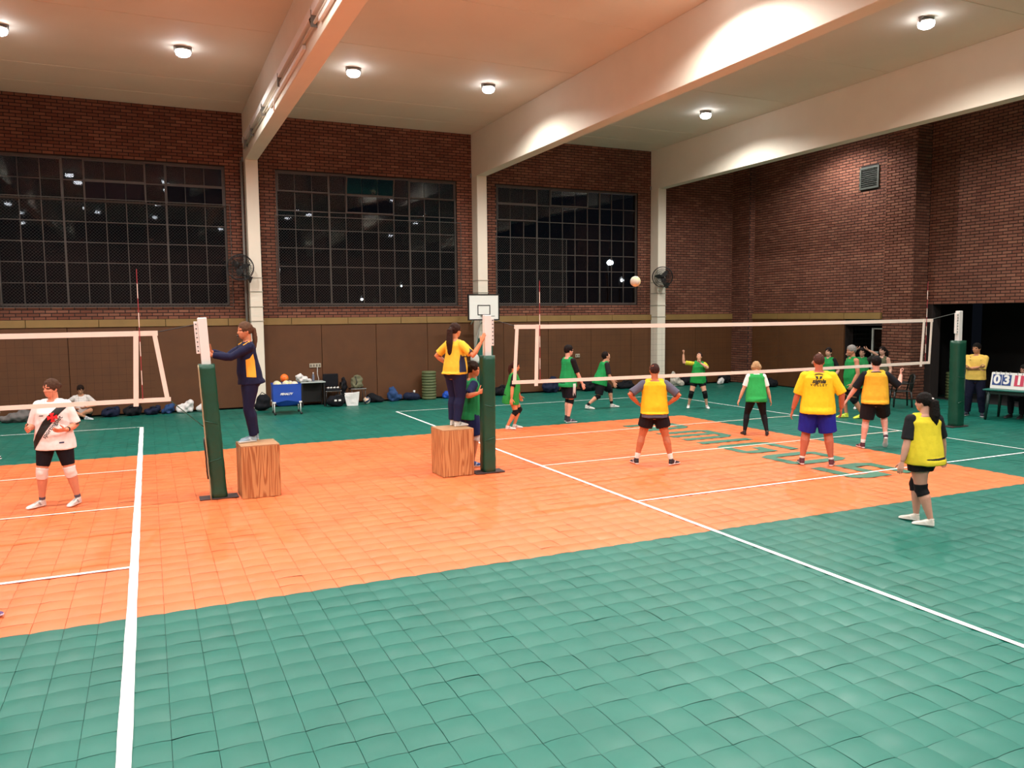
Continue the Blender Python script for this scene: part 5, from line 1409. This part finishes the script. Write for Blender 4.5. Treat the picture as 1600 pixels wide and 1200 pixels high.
# --- green bib team
def bib(c, inf=.024, hem=-.07, **k): return T('bib', c, inf=inf, hem=hem, flare=.006, wk=1.0, neck=.298, **k)
person('curly haired boy in green bib peering round the padded post', (5.0, 12.70), 0, 1.80, 'm', .98, skinc='#C9805A', lean=(.08, -.06), twist=-12, head=(-6, -3, 0), hair=('curly', '#2A1C16'), feet=[(-.02, .13, 4, 0, 0), (.05, -.10, -4, 0, 0)],
       arms=[(.34, .26, 1.12, (-.2, .8, -.8), 'open'), (-.08, -.62, 1.34, (-.9, -.3, -.8), 'open', (1, -.1, .5), (0, -.2, 1))],
       tops=[T('shirt', '#1A2044', sleeve=.44, sl_inf=.016, hem=-.05), bib('#248A50')], bottom=('shorts', '#1C2550', .44, .03, .03), pads=('#DAD6D2', .43, .56), shoe=('#2A4A8A', '#E8E6E4', '#2A4A8A', '#9AB0D0'))
person('girl in green bib and black sleeves facing right behind the net end', (7.60, 16.50), -22, 1.60, 'f', 1.02, skinc='#CC8058', lean=(.12, 0), head=(0, 2, 0), hair=('pony', '#3A2018', 1.2), drop=.05, feet=[(.05, .12, 4, 0, 0), (-.12, -.09, -6, 0, 0)],
       arms=[(.16, .27, .74, None, 'relaxed'), (-.06, -.26, .70, None, 'relaxed')], tops=[T('shirt', '#161316', sleeve=.44, sl_inf=.012, hem=-.02), bib('#2C8E3C', hem=-.14)], bottom=('shorts', '#16151A', .22, .012, .0), pads=('#131215', .43, .60))
def p9x(J):
    decal(J, 'bib', 'numeral', text_mesh('7', .24, bold=.004), J['sp'](.18), -1, M_INK, off=.005)
    for dy in (-.028, 0, .028):
        p, rr = J['leg'](1, .036, .02, .40); s = -J['sl']
        MB().tube([p_ + s * (r_ + .012) * .98 + J['sf'] * dy for p_, r_ in zip(p, rr)], .009, 5).build('stripe', M_INKW, J['made']['shorts'], smooth=True)
person('tall boy in green bib and black shorts with three white stripes', (9.26, 16.90), 8, 1.86, 'm', .95, skinc='#DBA28C', head=(-4, 0, 0), hair=('short', '#1A1312'), feet=[(.05, .10, 6, 0, 0), (-.04, -.10, -8, 0, 0)],
       arms=[(.20, .30, .92, None, 'relaxed'), (.26, -.25, .90, (-.6, -.4, -.3), 'relaxed')], tops=[T('shirt', '#141215', sleeve=.46, sl_inf=.016, hem=-.03), bib('#1F8E4E')], bottom=('shorts', '#15131A', .42, .034, .03), pads=('#121114', .455, .575), socks=('#3A3638', .92), shoe=('#2A2E3A', '#EDEBE8', '#2A2E3A', '#8A8E98'), extra=p9x)
person('bearded boy in green bib looking up, striding before the brown wall', (11.43, 18.98), -12, 1.74, 'm', 1.02, skinc='#CF9478', lean=(.28, 0), head=(0, -36, 0), hair=('short', '#1E1512'), drop=.05, feet=[(.40, .10, 5, 0, 0), (-.40, -.08, -10, 4, 0)],
       arms=[(.42, .18, .76, None, 'relaxed'), (.30, -.22, .72, None, 'relaxed')], tops=[T('shirt', '#2A1F22', sleeve=.46, sl_inf=.016, hem=-.03), bib('#1F8E4A')], bottom=('shorts', '#15141A', .44, .03, .02), pads=('#121114', .46, .60), socks=('#1A181A', .88))
person('woman in green bib swinging her raised arm to serve or hit', (13.83, 17.75), 236, 1.58, 'f', 1.02, skinc='#CF9A80', lean=(-.05, .05), head=(-14, -28, 0), hair=('pony', '#2A1C18', 1.0), drop=.03, feet=[(.04, .25, 12, 0, 0), (-.02, -.25, -8, 0, 0)],
       arms=[(.24, .04, 1.27, (.1, 1, -.7), 'grip', (0, -.4, 1)), (-.02, -.40, 1.50, (.0, -1, -.9), 'fist', (.1, .3, 1))], tops=[T('shirt', '#B8B430', sleeve=.40, sl_inf=.012, hem=-.03), bib('#1F8E42')], bottom=('shorts', '#141318', .24, .012, .0), pads=('#121114', .42, .70))
person('blonde woman in green bib over white tee, black leggings, seen from behind', (11.82, 13.19), 58, 1.60, 'f', 1.06, skinc='#D29A7E', lean=(.10, 0), head=(0, 10, 0), hair=('bob', '#B08E68'), drop=.02, feet=[(.03, .23, 10, 0, 0), (-.02, -.24, -12, 0, 0)],
       arms=[(.08, .34, .74, None, 'relaxed'), (.10, -.34, .70, None, 'relaxed')], tops=[T('shirt', '#E6E2DE', sleeve=.40, sl_inf=.012, hem=-.03, neck=.308), bib('#2C9A4C', inf=.028)], bottom=('leggings', '#141216', .985, .006, .0), shoe=('#17161A', '#2A282A', '#17161A', '#3A383A'))
person('grey haired man in green sleeveless bib and lime shoes, side view', (15.85, 14.22), 158, 1.84, 'm', 1.10, belly=.02, skinc='#C08064', lean=(.10, 0), head=(0, 4, 0), hair=('short', '#8A8580'), drop=.05, feet=[(-.16, .10, 6, 6, 0), (.16, -.10, -4, 0, 0)],
       arms=[(.16, .26, .88, None, 'relaxed'), (.10, -.26, .84, None, 'relaxed')], tops=[bib('#1F8A46', inf=.02, hem=-.10)], bottom=('shorts', '#16151C', .40, .03, .02), pads=('#121114', .44, .60), shoe=('#C8D838', '#DDE860', '#A8B828', '#E8F080'))
person('dark haired player in green bib behind the grey haired man, finger raised', (16.62, 15.75), 200, 1.66, 'f', 1.0, skinc='#C89A84', head=(5, 0, 0), hair=('pony', '#1A1312', 1.0), feet=[(.0, .10, 6, 0, 0), (.08, -.10, -4, 0, 0)],
       arms=[(.18, .22, .9, None, 'relaxed'), (.26, -.16, 1.42, (-.1, -1, -.8), 'grip', (.1, .1, 1))], tops=[T('shirt', '#18161A', sleeve=.42, sl_inf=.014, hem=-.03), bib('#1F8A46')], bottom=('shorts', '#15141A', .26, .016, .01), pads=('#121114', .44, .60), voxel=.011)
person('woman in green bib with both hands on her head', (17.5, 15.45), 214, 1.64, 'f', 1.0, skinc='#B98A74', head=(0, 2, 0), hair=('bun', '#16100F'), arms=[(.10, .17, 1.60, (.1, 1, .5), 'relaxed', (-.4, -1, .5)), (.10, -.17, 1.60, (.1, -1, .5), 'relaxed', (-.4, 1, .5))],
       tops=[T('shirt', '#2A2A26', sleeve=.40, sl_inf=.012, hem=-.03), bib('#1F7A40')], bottom=('leggings', '#15141A', .98, .006, .0), voxel=.011)
person('woman with big dark curls in olive top standing at the pier', (18.15, 15.35), 196, 1.66, 'f', 1.0, skinc='#C89884', head=(6, 0, 0), hair=('wild', '#1C1412', .9), arms=[(.14, .24, .86, None, 'relaxed'), (.14, -.24, .84, None, 'relaxed')],
       tops=[T('vest', '#5A5A44', inf=.012, hem=-.04, wk=.9, neck=.27)], bottom=('leggings', '#15141A', .98, .006, .0), voxel=.011)

# --- yellow team, near half of the right court
person('balding man in yellow bib over grey tee, hands on hips', (7.92, 11.38), 60, 1.77, 'm', 1.06, skinc='#B96A48', lean=(.02, 0), head=(6, 2, 0), hair=('bald', '#3A2420'), feet=[(.05, .30, 18, 0, 0), (-.02, -.33, -40, 0, 0)],
       arms=[(.06, .26, 1.06, (-.5, 1, -.1), 'fist', (.2, -1, -.5)), (.06, -.26, 1.06, (-.5, -1, -.1), 'fist', (.2, 1, -.5))], tops=[T('shirt', '#5A5664', sleeve=.44, sl_inf=.016, hem=-.055), bib('#E8B622', hem=-.02, inf=.026)],
       bottom=('shorts', '#1C1216', .30, .026, .02), socks=('#E8DAD0', .86), shoe=('#24242C', '#F2E8E2', '#24242C', '#D8D4D4'))
def coachx(J):
    c = J['sp'](.215)
    decal(J, 'tshirt', 'lettering', text_mesh('signia', .098, shear=.3, bold=.004), c + UP * .035, -1, M_INK, off=.006)
    decal(J, 'tshirt', 'lettering', text_mesh('VOLLEY', .050, spacing=1.7, bold=.002), c - UP * .032, -1, M_INK, off=.006)
    e = flat([[(-.075, .03), (-.055, .045), (0, .055), (.055, .045), (.075, .03), (.05, .028), (0, .036), (-.05, .028)], [(-.07, .018), (-.012, .002), (-.012, -.05), (-.05, -.02), (-.05, -.0)], [(.07, .018), (.012, .002), (.012, -.05), (.05, -.02), (.05, 0)]], .02)
    decal(J, 'tshirt', 'emblem', e, c + UP * .112, -1, M_INK, off=.006)
person('man in yellow printed tee and blue shorts, back turned', (10.38, 10.06), 47, 1.90, 'm', 1.20, belly=.02, skinc='#B8644A', head=(12, 2, 0), hair=('buzz', '#4A2E26'), feet=[(.02, .24, 8, 0, 0), (-.0, -.24, -6, 0, 0)],
       arms=[(.06, .40, .94, (-.6, .7, -.1), 'relaxed'), (.10, -.38, .98, (-.6, -.9, -.1), 'relaxed')], tops=[T('tshirt', '#E8BE22', inf=.020, hem=-.06, sleeve=.50, sl_inf=.024, flare=.014, neck=.308)], bottom=('shorts', '#20228A', .46, .035, .035), socks=('#E0D4CC', .94), shoe=('#5A2430', '#E8DAD8', '#2A2430', '#C0A0A8'), extra=coachx)
person('young man in yellow bib and black tee stepping forward, right arm raised', (12.62, 10.82), 44, 1.76, 'm', 1.06, skinc='#D69A88', head=(10, 0, 0), hair=('short', '#15100F'), feet=[(.0, .20, 22, 0, 0), (-.02, -.22, 0, 48, .05)],
       arms=[(.08, .48, .92, None, 'relaxed'), (.20, -.46, 1.42, (-.1, -.6, -1), 'fist', (.1, .1, 1))], tops=[T('shirt', '#16171C', sleeve=.50, sl_inf=.018, hem=-.03, neck=.310), bib('#E2A930', hem=-.04, inf=.026)], bottom=('shorts', '#171317', .42, .032, .03), socks=('#E8DAD6', .90), shoe=('#4A2230', '#E8DADC', '#2A2028', '#B08890'))
person('woman in yellow bib and black knee pads nearest on the green floor', (8.64, 6.66), 100, 1.62, 'f', 1.26, skinc='#B98A76', lean=(.0, 0), twist=-30, head=(34, 4, 0), hair=('pony', '#15110F', 1.7, '#C0B6B0', 1.7), feet=[(-.12, .07, 24, 0, 0), (.12, -.04, 10, 0, 0)],
       arms=[(.10, .32, .72, None, 'relaxed'), (-.08, -.34, .80, None, 'relaxed')], tops=[T('shirt', '#16171A', sleeve=.44, sl_inf=.016, hem=-.02), bib('#CDB92C', hem=-.06, inf=.02)], bottom=('shorts', '#141214', .20, .02, .012), pads=('#121114', .41, .60), shoe=('#D8CFC4', '#F0E8E0', '#B8AEA2', '#E6DED6'))
# --- officials at the right
def ref3x(J):
    MB().tube([J['sp'](.30) + J['sl'] * .05 + J['sf'] * .05, J['sp'](.2) + J['sf'] * .155, J['sp'](.30) - J['sl'] * .05 + J['sf'] * .05], .005, 5).build('lanyard', M_BLACK, J['root'], smooth=True)
    for s in (1, -1): MB().tube([J['sp'](.30) + J['sl'] * .07 * s + UP * .02, J['SJ'][0 if s > 0 else 1].lerp(J['sp'](.28), .35) + UP * .055 + J['sf'] * .03, J['sp'](.24) + J['sl'] * .11 * s + J['sf'] * .125], .012, 6).build('shoulder_stripe', mat('ref_brown', '#4A2A1A', .7), J['made']['polo'], smooth=True)
person('man in pale yellow polo with crossed arms beside the padded post', (18.72, 13.05), 208, 1.80, 'm', 1.06, skinc='#B98060', head=(-22, 2, 0), hair=('short', '#15110F'), feet=[(.0, .17, 10, 0, 0), (.0, -.17, -22, 0, 0)],
       arms=[(.20, -.09, 1.21, (-.3, 1, -.9), 'fist', (-.1, -1, .1)), (.235, .09, 1.24, (-.3, -1, -.9), 'fist', (-.1, 1, .1))], tops=[T('polo', '#DDB85A', inf=.016, hem=-.03, sleeve=.46, sl_inf=.02)], bottom=('trousers', '#12142A', .985, .016, .016), shoe=('#1A1E2A', '#C8C8C8', '#1A1E2A', '#4A5060'), extra=ref3x)
person('scorekeeper in black seated behind the green table at the picture edge', (19.25, 12.34), 186, 1.70, 'm', 1., skinc='#C08A78', pz=.50, pelvis=(-.42, 0), lean=(.15, 0), head=(0, 10, 0), hair=('short', '#15110F'), feet=[(.0, .12, 5, 0, 0), (.05, -.12, -5, 0, 0)],
       arms=[(.10, .14, .80, None, 'relaxed'), (.12, -.14, .80, None, 'relaxed')], tops=[T('shirt', '#17161A', sleeve=.46, sl_inf=.014, hem=-.03)], bottom=('trousers', '#14151C', .98, .014, .012), shoe=('#1A1A1E', '#4A4A4A', '#1A1A1E', '#333'))
plastic_chair('dark plastic chair under the seated scorekeeper', 19.68, 12.39, R_(-86))
bpy.data.scenes.remove(TMP)
